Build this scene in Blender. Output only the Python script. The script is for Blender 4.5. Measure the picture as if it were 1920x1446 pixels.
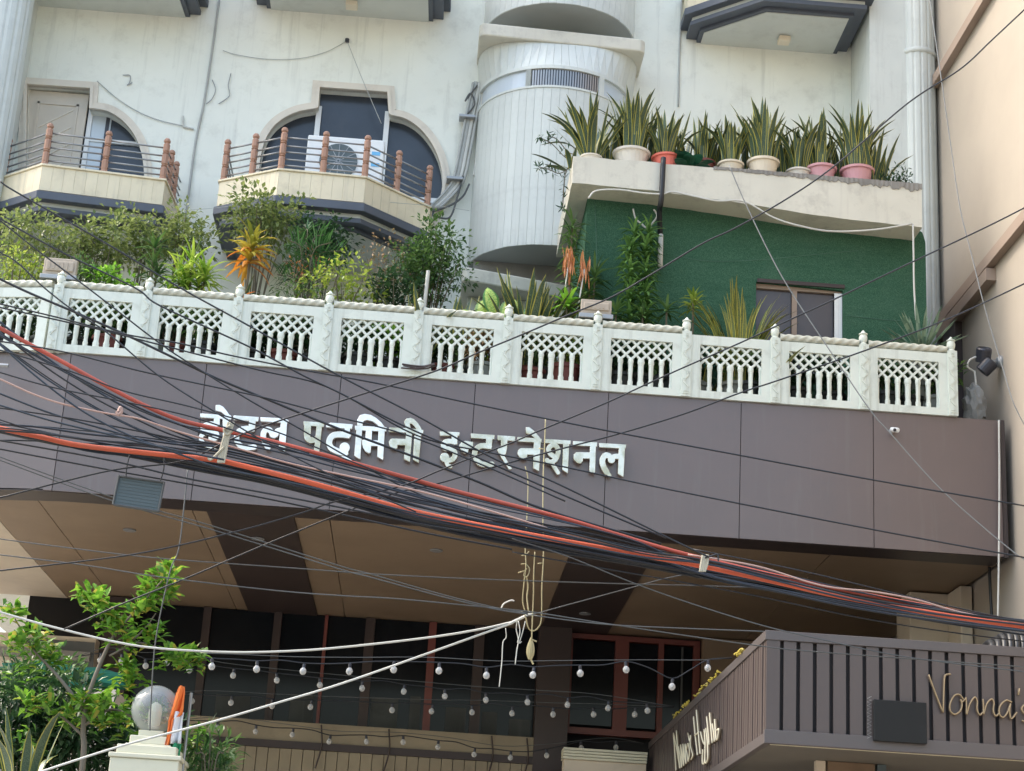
import bpy, bmesh, math, random
import numpy as np
from mathutils import Vector, Matrix, Euler
random.seed(7)
PI = math.pi
for o in list(bpy.data.objects): bpy.data.objects.remove(o)
scene = bpy.context.scene
COL = scene.collection
# ------------------------------------------------------------------ camera, sky, sun, exposure
CP = Vector((4.356, -18.669, 1.65)); YAW, PIT, ROL = [math.radians(a) for a in (2.229, 18.520, 3.442)]; F = 3351.2
fw = Vector((math.sin(YAW)*math.cos(PIT), math.cos(YAW)*math.cos(PIT), math.sin(PIT)))
r0 = Vector((math.cos(YAW), -math.sin(YAW), 0)); u0 = r0.cross(fw)
rt = r0*math.cos(ROL)+u0*math.sin(ROL); up = u0*math.cos(ROL)-r0*math.sin(ROL)
cam = bpy.data.cameras.new('camera'); co = bpy.data.objects.new('camera', cam); COL.objects.link(co)
m3 = Matrix((rt, up, -fw)).transposed()
co.matrix_world = Matrix.Translation(CP) @ m3.to_4x4()
cam.sensor_width = 36; cam.lens = 36*F/1920; cam.clip_start = .1; cam.clip_end = 2000
scene.camera = co
world = bpy.data.worlds.new('World'); scene.world = world; world.use_nodes = True
wn = world.node_tree; bg = wn.nodes['Background']
sky = wn.nodes.new('ShaderNodeTexSky'); sky.sky_type = 'NISHITA'; sky.sun_disc = False
SUN_EL, SUN_AZ = math.radians(50), (-0.955, 0.26)
sky.sun_elevation = SUN_EL; sky.sun_rotation = math.atan2(SUN_AZ[0], SUN_AZ[1]); sky.air_density = 1.5; sky.dust_density = 4.5; sky.ozone_density = 1.0
wn.links.new(sky.outputs[0], bg.inputs[0]); bg.inputs[1].default_value = 0.15
sl = bpy.data.lights.new('sun', 'SUN'); sl.energy = .85; sl.angle = math.radians(10); sl.color = (1, .93, .82)
so = bpy.data.objects.new('sun', sl); COL.objects.link(so)
sd = Vector((SUN_AZ[0]*math.cos(SUN_EL), SUN_AZ[1]*math.cos(SUN_EL), math.sin(SUN_EL)))
so.rotation_euler = sd.to_track_quat('Z', 'Y').to_euler(); so.location = (-20, 10, 40)
vs = scene.view_settings; vs.view_transform = 'Standard'; vs.look = 'None'; vs.gamma = 1; vs.use_curve_mapping = False
vs.exposure = 1.82
scene.render.engine = 'CYCLES'; scene.render.resolution_x = 1024; scene.render.resolution_y = 771
scene.cycles.max_bounces = 6; scene.cycles.transparent_max_bounces = 8

# ------------------------------------------------------------------ helpers
def ray(px, py): return fw + rt*((px-960)/F) - up*((py-723)/F)
def at(px, py, y): d = ray(px, py); return CP + d*((y-CP.y)/d.y)      # where a sight line meets the plane y
def atx(px, py, x): d = ray(px, py); return CP + d*((x-CP.x)/d.x)
def atz(px, py, z): d = ray(px, py); return CP + d*((z-CP.z)/d.z)

def link(o, parent=None):
    COL.objects.link(o)
    if parent: o.parent = parent
    return o
def tag(o, label=None, cat=None, group=None, kind=None):
    if label: o['label'] = label
    if cat: o['category'] = cat
    if group: o['group'] = group
    if kind: o['kind'] = kind
    return o
def empty(name, loc=(0, 0, 0), label=None, cat=None, group=None, rz=0):
    o = bpy.data.objects.new(name, None); o.location = loc; o.rotation_euler.z = rz; o.empty_display_size = .1
    link(o); return tag(o, label, cat, group)
def inst(name, mesh, parent, loc=(0, 0, 0), rot=(0, 0, 0), sc=(1, 1, 1)):
    o = bpy.data.objects.new(name, mesh); o.location = loc; o.rotation_euler = rot; o.scale = sc
    return link(o, parent)
def copy_tree(o, parent=None):
    c = o.copy(); COL.objects.link(c); c.parent = parent
    for ch in o.children: copy_tree(ch, c)
    return c

class MB:
    def __init__(s): s.v = []; s.f = []; s.r = []; s.uv = []; s.hasuv = False; s.sm = False
    def face(s, idx, r=None): s.f.append(idx); s.r.append(r if r is not None else random.random())
    def poly(s, pts, r=None):
        n = len(s.v); s.v += [tuple(p) for p in pts]; s.face(tuple(range(n, n+len(pts))), r); return s
    def box(s, a, b, r=None):
        x0, y0, z0 = a; x1, y1, z1 = b
        n = len(s.v); s.v += [(x0,y0,z0),(x1,y0,z0),(x1,y1,z0),(x0,y1,z0),(x0,y0,z1),(x1,y0,z1),(x1,y1,z1),(x0,y1,z1)]
        rr = r if r is not None else random.random()
        for q in ((0,3,2,1),(4,5,6,7),(0,1,5,4),(1,2,6,5),(2,3,7,6),(3,0,4,7)): s.face(tuple(n+i for i in q), rr)
        return s
    def obox(s, c, ax, ay, az, r=None):
        c = Vector(c); ax, ay, az = Vector(ax), Vector(ay), Vector(az); n = len(s.v)
        for k in (-1, 1):
            for i, j in ((-1,-1),(1,-1),(1,1),(-1,1)): s.v.append(tuple(c+ax*i+ay*j+az*k))
        rr = r if r is not None else random.random()
        for q in ((0,3,2,1),(4,5,6,7),(0,1,5,4),(1,2,6,5),(2,3,7,6),(3,0,4,7)): s.face(tuple(n+i for i in q), rr)
        return s
    def tube(s, pts, rad, n=6, cap=True, flat=1.0):
        pts = [Vector(p) for p in pts]; m = len(pts); base = len(s.v); rr = random.random()
        prev = None
        for i, p in enumerate(pts):
            t = (pts[min(i+1, m-1)]-pts[max(i-1, 0)])
            if t.length < 1e-9: t = Vector((0, 0, 1))
            t.normalize()
            if prev is None:
                a = Vector((0, 0, 1)) if abs(t.z) < .9 else Vector((1, 0, 0)); e1 = t.cross(a).normalized()
            else:
                e1 = (prev - t*prev.dot(t)).normalized()
            prev = e1; e2 = t.cross(e1)
            R = rad[i] if isinstance(rad, (list, tuple)) else rad
            for k in range(n):
                a = 2*PI*k/n; s.v.append(tuple(p+e1*math.cos(a)*R+e2*math.sin(a)*R*flat))
        for i in range(m-1):
            for k in range(n):
                s.face((base+i*n+k, base+i*n+(k+1) % n, base+(i+1)*n+(k+1) % n, base+(i+1)*n+k), rr)
        if cap:
            s.face(tuple(base+k for k in reversed(range(n))), rr); s.face(tuple(base+(m-1)*n+k for k in range(n)), rr)
        return s
    def lathe(s, prof, c=(0, 0, 0), n=12, ph=0, sy=1):
        base = len(s.v); c = Vector(c); rr = random.random()
        for R, z in prof:
            for k in range(n):
                a = 2*PI*k/n+ph; s.v.append((c.x+R*math.cos(a), c.y+R*math.sin(a)*sy, c.z+z))
        for i in range(len(prof)-1):
            for k in range(n):
                s.face((base+i*n+k, base+i*n+(k+1) % n, base+(i+1)*n+(k+1) % n, base+(i+1)*n+k), rr)
        s.face(tuple(base+k for k in reversed(range(n))), rr); s.face(tuple(base+(len(prof)-1)*n+k for k in range(n)), rr)
        return s
    def prism(s, plan, z0, z1, r=None):      # plan: list of (x, y)
        n = len(s.v); m = len(plan); rr = r if r is not None else random.random()
        s.v += [(p[0], p[1], z0) for p in plan]+[(p[0], p[1], z1) for p in plan]
        s.face(tuple(n+i for i in reversed(range(m))), rr); s.face(tuple(n+m+i for i in range(m)), rr)
        for i in range(m): s.face((n+i, n+(i+1) % m, n+m+(i+1) % m, n+m+i), rr)
        return s
    def mesh(s, name, mat):
        me = bpy.data.meshes.new(name); me.from_pydata(s.v, [], s.f); me.materials.append(mat)
        a = me.attributes.new('rnd', 'FLOAT', 'FACE'); a.data.foreach_set('value', s.r)
        if s.hasuv:
            ul = me.uv_layers.new(name='UVMap'); flat = []
            for l in me.loops: flat += s.uv[l.vertex_index]
            ul.data.foreach_set('uv', flat)
        if s.sm:
            for p in me.polygons: p.use_smooth = True
        me.update(); return me
    def build(s, name, mat, parent=None, smooth=None, bevel=0, fixn=True):
        if smooth is not None: s.sm = smooth
        me = s.mesh(name, mat)
        if fixn:
            bm = bmesh.new(); bm.from_mesh(me); bmesh.ops.recalc_face_normals(bm, faces=bm.faces); bm.to_mesh(me); bm.free()
        o = link(bpy.data.objects.new(name, me), parent)
        if bevel:
            b = o.modifiers.new('bevel', 'BEVEL'); b.width = bevel; b.segments = 2; b.limit_method = 'ANGLE'
        return o

def catmull(P, n=8):
    P = [Vector(p) for p in P]
    if len(P) < 3: return P
    Q = [P[0]*2-P[1]]+P+[P[-1]*2-P[-2]]; out = []
    for i in range(1, len(Q)-2):
        a, b, c, d = Q[i-1:i+3]
        for k in range(n):
            t = k/n; out.append(.5*((2*b)+(c-a)*t+(2*a-5*b+4*c-d)*t*t+(3*b-a-3*c+d)*t**3))
    out.append(P[-1]); return out

def loops_mesh(loops, depth, bevel=0):
    """2D loops (x, z) with holes -> solid extruded along y; front at -depth/2"""
    cu = bpy.data.curves.new('tmp', 'CURVE'); cu.dimensions = '2D'; cu.fill_mode = 'BOTH'; cu.extrude = depth/2; cu.bevel_depth = bevel; cu.bevel_resolution = 1
    for lp in loops:
        sp = cu.splines.new('POLY'); sp.points.add(len(lp)-1); sp.use_cyclic_u = True
        for p, q in zip(sp.points, lp): p.co = (q[0], q[1], 0, 1)
    o = bpy.data.objects.new('tmp', cu); COL.objects.link(o)
    dg = bpy.context.evaluated_depsgraph_get(); me = bpy.data.meshes.new_from_object(o.evaluated_get(dg))
    bpy.data.objects.remove(o); bpy.data.curves.remove(cu)
    me.transform(Matrix.Rotation(PI/2, 4, 'X'))
    return me
def loops_obj(name, loops, y0, depth, mat, parent=None, bevel=0):
    me = loops_mesh(loops, depth, bevel); me.transform(Matrix.Translation((0, y0+depth/2, 0)))
    me.materials.clear(); me.materials.append(mat); me.name = name
    return link(bpy.data.objects.new(name, me), parent)

# ------------------------------------------------------------------ materials
def new_mat(name):
    m = bpy.data.materials.new(name); m.use_nodes = True; nt = m.node_tree
    return m, nt, nt.nodes['Principled BSDF']
def N(nt, t, **kw):
    n = nt.nodes.new('ShaderNode'+t)
    for k, v in kw.items(): setattr(n, k, v)
    return n
def mixc(nt, fac, a, b):
    n = N(nt, 'Mix', data_type='RGBA')
    for sock, val in ((n.inputs[0], fac), (n.inputs[6], a), (n.inputs[7], b)):
        if hasattr(val, 'is_linked'): nt.links.new(val, sock)
        elif isinstance(val, (int, float)): sock.default_value = val
        else: sock.default_value = (*val, 1)
    return n.outputs[2]
def noise(nt, scale, detail=4, vec=None, stretch=None, rough=.55):
    n = N(nt, 'TexNoise'); n.inputs['Scale'].default_value = scale; n.inputs['Detail'].default_value = detail; n.inputs['Roughness'].default_value = rough
    tc = N(nt, 'TexCoord'); src = tc.outputs['Object']
    if stretch:
        mp = N(nt, 'Mapping'); mp.inputs['Scale'].default_value = stretch; nt.links.new(src, mp.inputs[0]); src = mp.outputs[0]
    nt.links.new(src, n.inputs['Vector']); return n.outputs['Fac']
def ramp(nt, fac, lo, hi, a=0, b=1):
    n = N(nt, 'MapRange'); n.inputs[1].default_value = lo; n.inputs[2].default_value = hi; n.inputs[3].default_value = a; n.inputs[4].default_value = b
    nt.links.new(fac, n.inputs[0]); return n.outputs[0]
def bump(nt, bs, h, strength=.2, dist=.01):
    b = N(nt, 'Bump'); b.inputs['Strength'].default_value = strength; b.inputs['Distance'].default_value = dist
    nt.links.new(h, b.inputs['Height']); nt.links.new(b.outputs[0], bs.inputs['Normal'])
def paint(name, c, rough=.6, var=.12, dirt=None, streak=None, bscale=40, bstr=.15, metal=0, coat=0, amount=.5, rnd=0, spec=None):
    """painted / plain surface: gentle tone variation, blotchy dirt, vertical run streaks, fine relief"""
    m, nt, bs = new_mat(name)
    col = mixc(nt, ramp(nt, noise(nt, 1.3, 5), .3, .7), tuple(x*(1-var) for x in c), tuple(min(1, x*(1+var*.6)) for x in c))
    if dirt:
        col = mixc(nt, ramp(nt, noise(nt, 3.1, 8, rough=.7), .52, .75, 0, amount), col, dirt)
    if streak:
        col = mixc(nt, ramp(nt, noise(nt, 1, 6, stretch=(9, 9, .55), rough=.65), .55, .72, 0, amount*.8), col, streak)
    if rnd:
        a = N(nt, 'Attribute', attribute_name='rnd'); oi = N(nt, 'ObjectInfo')
        col = mixc(nt, ramp(nt, oi.outputs['Random'], 0, 1, 0, rnd), col, tuple(x*.55 for x in c))
    nt.links.new(col, bs.inputs['Base Color']) ; bs.inputs['Roughness'].default_value = rough; bs.inputs['Metallic'].default_value = metal
    bs.inputs['Coat Weight'].default_value = coat; bs.inputs['Coat Roughness'].default_value = .12
    if spec is not None: bs.inputs['Specular IOR Level'].default_value = spec
    if bstr: bump(nt, bs, noise(nt, bscale, 4), bstr, .004)
    return m
def leafmat(name, dark, light, trans=.35, rough=.45, odd=None):
    m, nt, bs = new_mat(name)
    a = N(nt, 'Attribute', attribute_name='rnd'); oi = N(nt, 'ObjectInfo')
    ad = N(nt, 'Math', operation='FRACT'); s = N(nt, 'Math', operation='ADD'); nt.links.new(a.outputs['Fac'], s.inputs[0]); nt.links.new(oi.outputs['Random'], s.inputs[1]); nt.links.new(s.outputs[0], ad.inputs[0])
    col = mixc(nt, ad.outputs[0], dark, light)
    if odd: col = mixc(nt, ramp(nt, ad.outputs[0], .86, .9), col, odd)
    nt.links.new(col, bs.inputs['Base Color']); bs.inputs['Roughness'].default_value = rough
    tr = N(nt, 'BsdfTranslucent'); nt.links.new(col, tr.inputs[0]); mx = N(nt, 'MixShader'); mx.inputs[0].default_value = trans
    out = nt.nodes['Material Output']; nt.links.new(bs.outputs[0], mx.inputs[1]); nt.links.new(tr.outputs[0], mx.inputs[2]); nt.links.new(mx.outputs[0], out.inputs[0])
    return m
def bladmat(name, green, edge, band):
    """sword leaf: coloured margins across u, cross bands along v"""
    m, nt, bs = new_mat(name)
    uv = N(nt, 'UVMap'); sp = N(nt, 'SeparateXYZ'); nt.links.new(uv.outputs[0], sp.inputs[0])
    w = N(nt, 'TexNoise'); w.inputs['Scale'].default_value = 26; mp = N(nt, 'Mapping'); mp.inputs['Scale'].default_value = (.25, 1.1, 1); nt.links.new(uv.outputs[0], mp.inputs[0]); nt.links.new(mp.outputs[0], w.inputs['Vector'])
    c = mixc(nt, ramp(nt, w.outputs['Fac'], .42, .6), green, band)
    d = N(nt, 'Math', operation='SUBTRACT'); nt.links.new(sp.outputs[0], d.inputs[0]); d.inputs[1].default_value = .5
    ab = N(nt, 'Math', operation='ABSOLUTE'); nt.links.new(d.outputs[0], ab.inputs[0])
    c = mixc(nt, ramp(nt, ab.outputs[0], .35, .40), c, edge)
    oi = N(nt, 'ObjectInfo'); c = mixc(nt, ramp(nt, oi.outputs['Random'], 0, 1, 0, .45), c, tuple(x*.55 for x in green))
    nt.links.new(c, bs.inputs['Base Color']); bs.inputs['Roughness'].default_value = .42
    return m

MT = {}
MT['wall'] = paint('wall_paint', (.82, .835, .755), .75, .05, (.50, .50, .44), (.42, .43, .39), 60, .12, amount=.42)
MT['tower'] = paint('tower_paint', (.65, .685, .65), .6, .07, (.42, .44, .42), (.36, .37, .36), 60, .1, amount=.42, rnd=.16)
MT['cast'] = paint('balustrade_paint', (.67, .715, .645), .65, .08, (.36, .37, .31), (.34, .35, .30), 90, .15, amount=.55)
MT['rope'] = paint('rope_paint', (.55, .55, .46), .75, .15, (.33, .34, .27), None, 90, .25, amount=.5)
MT['cream'] = paint('parapet_marble', (.77, .68, .49), .5, .14, (.5, .42, .30), (.38, .35, .28), 30, .08, amount=.6, rnd=.16)
MT['bluegrey'] = paint('band_bluegrey', (.085, .10, .13), .55, .15, (.14, .15, .16), None, 60, .1, amount=.4)
MT['soffit'] = paint('soffit_grey', (.60, .63, .60), .8, .08, (.3, .3, .28), None, 60, .1, amount=.3)
MT['trim'] = paint('trim_plaster', (.72, .66, .56), .65, .1, (.42, .36, .30), None, 60, .15, amount=.45)
MT['doorw'] = paint('door_cream', (.60, .54, .45), .55, .08, (.42, .36, .3), None, 50, .1, amount=.3)
MT['frame'] = paint('frame_white', (.76, .78, .78), .45, .05, (.5, .5, .5), None, 60, .05, amount=.2)
MT['pane'] = paint('window_pane', (.035, .045, .062), .22, .25, (.06, .065, .075), None, 10, 0, amount=.4)
MT['pane2'] = paint('window_pane_brown', (.075, .065, .07), .25, .15, None, None, 10, 0)
MT['palepane'] = paint('pale_pane', (.55, .62, .68), .2, .05, None, None, 10, 0)
MT['post'] = paint('pink_stone', (.41, .235, .165), .65, .15, (.28, .16, .12), None, 80, .25, amount=.5)
MT['steel'] = paint('rail_steel', (.32, .32, .32), .35, .1, (.18, .17, .16), None, 60, .05, metal=.7, amount=.4)
m, nt, bs = new_mat('artificial_turf'); MT['turf'] = m
c_ = mixc(nt, ramp(nt, noise(nt, 150, 3, rough=.8), .36, .64), (.024, .085, .05), (.125, .27, .175))
c_ = mixc(nt, ramp(nt, noise(nt, 1, 5, stretch=(1.5, 1.5, 14), rough=.7), .45, .7, 0, .35), c_, (.035, .11, .07))
nt.links.new(mixc(nt, ramp(nt, noise(nt, 2.2, 6), .5, .75, 0, .3), c_, (.12, .22, .155)), bs.inputs['Base Color']); bs.inputs['Roughness'].default_value = .95; bs.inputs['Specular IOR Level'].default_value = .1
bump(nt, bs, noise(nt, 190, 3, rough=.8), 1.0, .02)
MT['slab'] = paint('slab_white', (.64, .62, .53), .7, .1, (.30, .28, .25), (.46, .43, .38), 50, .3, amount=.55)
MT['concrete'] = paint('concrete_and_recess_shade', (.25, .24, .22), .9, .25, (.13, .12, .11), None, 60, .6, amount=.6)
MT['beige'] = paint('beige_wall', (.40, .35, .29), .8, .05, (.34, .295, .245), None, 90, .1, amount=.25)
MT['beigeband'] = paint('beige_band', (.32, .245, .195), .8, .06, None, None, 90, .1)
MT['pillar'] = paint('porch_pillar', (.62, .54, .43), .7, .08, (.4, .35, .28), None, 70, .1, amount=.3)
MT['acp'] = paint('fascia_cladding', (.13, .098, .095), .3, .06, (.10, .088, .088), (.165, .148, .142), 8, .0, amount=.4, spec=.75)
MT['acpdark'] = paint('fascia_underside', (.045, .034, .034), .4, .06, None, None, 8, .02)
MT['gapdark'] = paint('gap_dark', (.03, .026, .026), .8, .1, None, None, 8, 0)
MT['awnunder'] = paint('canopy_underside', (.13, .118, .098), .7, .12, (.08, .07, .06), None, 8, 0, amount=.4)
MT['turfseam'] = paint('turf_seam', (.09, .19, .14), .9, .3, None, None, 60, .2)
MT['paintedreflection'] = paint('gallery_painted_reflection', (.05, .058, .056), .6, .5, (.02, .024, .024), (.085, .09, .09), 6, .2, amount=.7)
MT['midgrey'] = paint('mid_grey_cable', (.22, .225, .22), .6, .15, (.14, .14, .135), None, 20, .05)
MT['joint'] = paint('joint_black', (.012, .012, .013), .8, .05, None, None, 8, 0)
MT['brown'] = paint('soffit_brown', (.27, .195, .13), .5, .10, (.2, .14, .09), None, 6, .02, amount=.3)
MT['darkbrown'] = paint('porch_dark_brown', (.045, .030, .027), .5, .1, None, None, 20, .05)
MT['glassdark'] = paint('dark_glazing', (.008, .010, .013), .12, .3, (.015, .02, .024), None, 4, 0, amount=.4, spec=.18)
MT['redwood'] = paint('red_brown_frame', (.17, .045, .035), .45, .15, None, None, 40, .1)
MT['olive'] = paint('gallery_parapet', (.30, .25, .17), .7, .15, (.16, .13, .09), None, 30, .1, amount=.5)
MT['slat'] = paint('awning_slat', (.098, .078, .074), .42, .08, (.07, .06, .058), None, 30, .05, amount=.3, rnd=.15)
MT['awntrim'] = paint('awning_trim', (.105, .092, .092), .4, .08, (.08, .07, .07), None, 30, .05, amount=.3)
MT['ivory'] = paint('ivory_letter', (.80, .74, .55), .4, .05, None, None, 30, 0)
MT['gold'] = paint('gold_tube', (.36, .27, .155), .4, .1, None, None, 30, 0)
MT['goldback'] = paint('brown_backing', (.13, .095, .06), .6, .1, None, None, 30, 0)
MT['black'] = paint('black_rubber', (.013, .015, .019), .45, .2, (.03, .035, .045), None, 30, .05, amount=.5)
MT['blackblue'] = paint('black_blue_cable', (.018, .028, .042), .4, .2, (.04, .055, .07), None, 30, .05, amount=.4)
MT['greycable'] = paint('grey_cable', (.085, .09, .09), .5, .2, (.08, .08, .08), None, 30, .05, amount=.4)
MT['orange'] = paint('orange_duct', (.64, .12, .055), .7, .3, (.42, .13, .085), None, 12, .1, amount=.75)
MT['redcable'] = paint('faded_red_duct', (.42, .08, .05), .7, .3, (.28, .085, .07), None, 12, .1, amount=.75)
MT['pinkcable'] = paint('pale_pink_cable', (.48, .31, .26), .55, .2, (.30, .12, .10), None, 20, .05, amount=.5)
MT['whitecable'] = paint('white_cable', (.56, .56, .52), .6, .1, (.4, .4, .37), None, 30, .05, amount=.4)
MT['cord'] = paint('yellowed_cord', (.44, .38, .21), .7, .2, (.35, .30, .16), None, 90, .3, amount=.5)
MT['jute'] = paint('jute_tie', (.46, .42, .32), .85, .2, (.28, .25, .18), None, 120, .5, amount=.5)
MT['boarddark'] = paint('board_dark', (.009, .011, .012), .8, .1, (.03, .034, .036), None, 20, .05)
MT['wallwire'] = paint('wall_wire_grey', (.42, .43, .41), .6, .1, (.3, .3, .28), None, 20, .05)
MT['greypanel'] = paint('grey_panel', (.085, .115, .125), .55, .08, (.10, .13, .14), None, 20, .1, amount=.4)
MT['metalgrey'] = paint('lamp_grey', (.35, .36, .37), .4, .12, (.2, .2, .2), None, 40, .05, metal=.4, amount=.4)
MT['lampblack'] = paint('lamp_black', (.03, .032, .045), .35, .12, None, None, 40, .05)
MT['fixture'] = paint('fixture_beige', (.46, .39, .31), .6, .1, (.3, .25, .2), None, 40, .05, amount=.4)
MT['potwhite'] = paint('pot_white', (.72, .68, .60), .5, .1, (.45, .38, .3), None, 40, .05, amount=.4)
MT['potcream'] = paint('pot_cream', (.74, .66, .52), .5, .1, (.5, .4, .3), None, 40, .05, amount=.4)
MT['potpink'] = paint('pot_pink', (.62, .33, .36), .5, .1, (.45, .28, .28), None, 40, .05, amount=.4)
MT['potcoral'] = paint('pot_coral', (.75, .18, .13), .5, .1, (.5, .15, .12), None, 40, .05, amount=.3)
MT['potbrown'] = paint('pot_terracotta', (.21, .065, .055), .7, .2, (.28, .14, .12), None, 40, .1, amount=.4)
MT['potdark'] = paint('pot_dark', (.022, .026, .024), .6, .2, (.05, .06, .05), None, 40, .1, amount=.4)
MT['potgrey'] = paint('pot_grey', (.25, .27, .25), .7, .15, (.14, .15, .14), None, 40, .1, amount=.4)
MT['towercore'] = paint('tower_joint', (.36, .38, .37), .8, .1, None, None, 30, 0)
MT['soil'] = paint('soil', (.04, .03, .022), .95, .3, None, None, 60, .5)
MT['bark'] = paint('bark', (.17, .145, .115), .85, .2, (.1, .085, .065), None, 60, .5, amount=.5)
MT['twig'] = paint('twig', (.14, .12, .08), .85, .2, None, None, 60, .2)
MT['lampcream'] = paint('lamp_pillar_cream', (.66, .64, .50), .6, .06, (.45, .42, .32), None, 50, .1, amount=.35)
MT['saffron'] = paint('flag_saffron', (.85, .20, .04), .8, .08, None, None, 200, .1)
MT['flagwhite'] = paint('flag_white', (.75, .76, .78), .8, .06, None, None, 200, .1)
MT['flaggreen'] = paint('flag_green', (.02, .25, .11), .8, .08, None, None, 200, .1)
MT['yellow'] = paint('marigold', (.46, .36, .05), .8, .25, (.5, .46, .35), None, 60, .2, amount=.5)
MT['blue'] = paint('logo_blue', (.15, .45, .75), .5, .05, None, None, 20, 0)
MT['asphalt'] = paint('asphalt', (.18, .168, .15), .9, .2, (.10, .095, .085), None, 40, .3, amount=.5)
MT['paving'] = paint('paving', (.32, .30, .265), .85, .15, (.2, .19, .17), None, 30, .3, amount=.5)
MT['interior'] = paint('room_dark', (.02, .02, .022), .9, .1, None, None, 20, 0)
MT['marble'] = paint('brown_marble', (.20, .135, .085), .3, .4, (.1, .06, .04), None, 12, 0, amount=.7)
MT['netgreen'] = paint('green_net', (.02, .16, .10), .85, .25, (.01, .08, .05), None, 60, .4, amount=.5)
# polished letters: mirror metal with a stained film
def lettermat(name, c, rough, stain):
    m, nt, bs = new_mat(name)
    f = noise(nt, 5, 5, rough=.6)
    nt.links.new(mixc(nt, ramp(nt, f, .42, .62), c, stain), bs.inputs['Base Color'])
    bs.inputs['Metallic'].default_value = .55; bs.inputs['Roughness'].default_value = rough
    bump(nt, bs, noise(nt, 7, 3), .12, .02); return m
MT['silver'] = lettermat('letter_silver', (.88, .88, .87), .3, (.68, .68, .63))
MT['champagne'] = lettermat('letter_champagne', (.70, .69, .61), .24, (.44, .42, .31))
m, nt, bs = new_mat('globe_glass'); MT['globe'] = m
bs.inputs['Base Color'].default_value = (.72, .75, .76, 1); bs.inputs['Roughness'].default_value = .08; bs.inputs['Coat Weight'].default_value = 1; bs.inputs['Specular IOR Level'].default_value = .8
tp = N(nt, 'BsdfTransparent'); tp.inputs[0].default_value = (.86, .88, .88, 1); mx = N(nt, 'MixShader'); lw_ = N(nt, 'LayerWeight'); lw_.inputs[0].default_value = .35
nt.links.new(ramp(nt, lw_.outputs['Facing'], 0, 1, .22, .75), mx.inputs[0]); nt.links.new(tp.outputs[0], mx.inputs[1]); nt.links.new(bs.outputs[0], mx.inputs[2]); nt.links.new(mx.outputs[0], nt.nodes['Material Output'].inputs[0])
m, nt, bs = new_mat('bulb_glass'); MT['bulb'] = m
bs.inputs['Base Color'].default_value = (.78, .78, .76, 1); bs.inputs['Roughness'].default_value = .1; bs.inputs['Coat Weight'].default_value = 1
tp = N(nt, 'BsdfTransparent'); tp.inputs[0].default_value = (.9, .9, .9, 1); mx = N(nt, 'MixShader'); lw_ = N(nt, 'LayerWeight'); lw_.inputs[0].default_value = .4
nt.links.new(ramp(nt, lw_.outputs['Facing'], 0, 1, .4, .9), mx.inputs[0]); nt.links.new(tp.outputs[0], mx.inputs[1]); nt.links.new(bs.outputs[0], mx.inputs[2]); nt.links.new(mx.outputs[0], nt.nodes['Material Output'].inputs[0])
L_OLIVE = leafmat('leaf_olive', (.085, .135, .04), (.30, .36, .12), .42)
L_MID = leafmat('leaf_mid', (.03, .085, .022), (.14, .25, .07), .3, .36)
L_SONG = leafmat('leaf_song', (.05, .13, .03), (.19, .36, .10), .35, .34)
L_DARK = leafmat('leaf_dark', (0.013, 0.046, 0.018), (0.046, 0.111, 0.039), .25)
L_LIME = leafmat('leaf_lime', (0.130, 0.286, 0.026), (0.494, 0.620, 0.104), .4)
L_BRIGHT = leafmat('leaf_bright', (0.091, 0.260, 0.019), (0.286, 0.546, 0.065), .4)
L_YEL = leafmat('leaf_yellowgreen', (0.143, 0.247, 0.026), (0.442, 0.520, 0.104), .4)
L_CROTON = leafmat('leaf_croton', (0.130, 0.169, 0.026), (0.620, 0.468, 0.065), .35)
L_ORANGE = leafmat('leaf_orange', (0.620, 0.169, 0.026), (0.620, 0.364, 0.052), .35)
L_DRY = leafmat('leaf_dry', (0.442, 0.143, 0.046), (0.620, 0.273, 0.104), .2)
L_PALM = leafmat('leaf_palm', (0.026, 0.091, 0.026), (0.091, 0.221, 0.065), .3)
L_PINK = leafmat('leaf_pinkish', (0.130, 0.130, 0.052), (0.468, 0.312, 0.182), .3)
L_AGAVE = leafmat('leaf_agave', (0.091, 0.169, 0.117), (0.260, 0.351, 0.247), .15)
L_TREE = leafmat('leaf_tree', (.035, .13, .012), (.24, .46, .05), .42, odd=(.36, .34, .06))
B_SNAKE = bladmat('blade_snake', (.04, .085, .045), (.50, .46, .09), (.11, .16, .095))
B_SNAKEY = bladmat('blade_snake_yellow', (.10, .15, .04), (.60, .52, .08), (.20, .22, .08))
B_DIEFF = bladmat('leaf_dieffenbachia', (.45, .55, .12), (.05, .18, .03), (.16, .34, .05))
# ------------------------------------------------------------------ setting
tag(MB().poly([(-150,-150,0),(150,-150,0),(150,150,0),(-150,150,0)]).build('street', MT['asphalt']), kind='structure')
tag(MB().box((-30,-5.5,.004),(30,8,.13)).build('pavement', MT['paving'], bevel=.01), kind='structure')

YW = 3.5           # face of the upper wall
ZT = 7.915         # terrace kerb / foot of the balustrade
ZF = 6.36          # underside of the fascia
XB = 10.66         # beige neighbour's side wall
def P2(px, py, y=YW): p = at(px, py, y); return (p.x, p.z)

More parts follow.
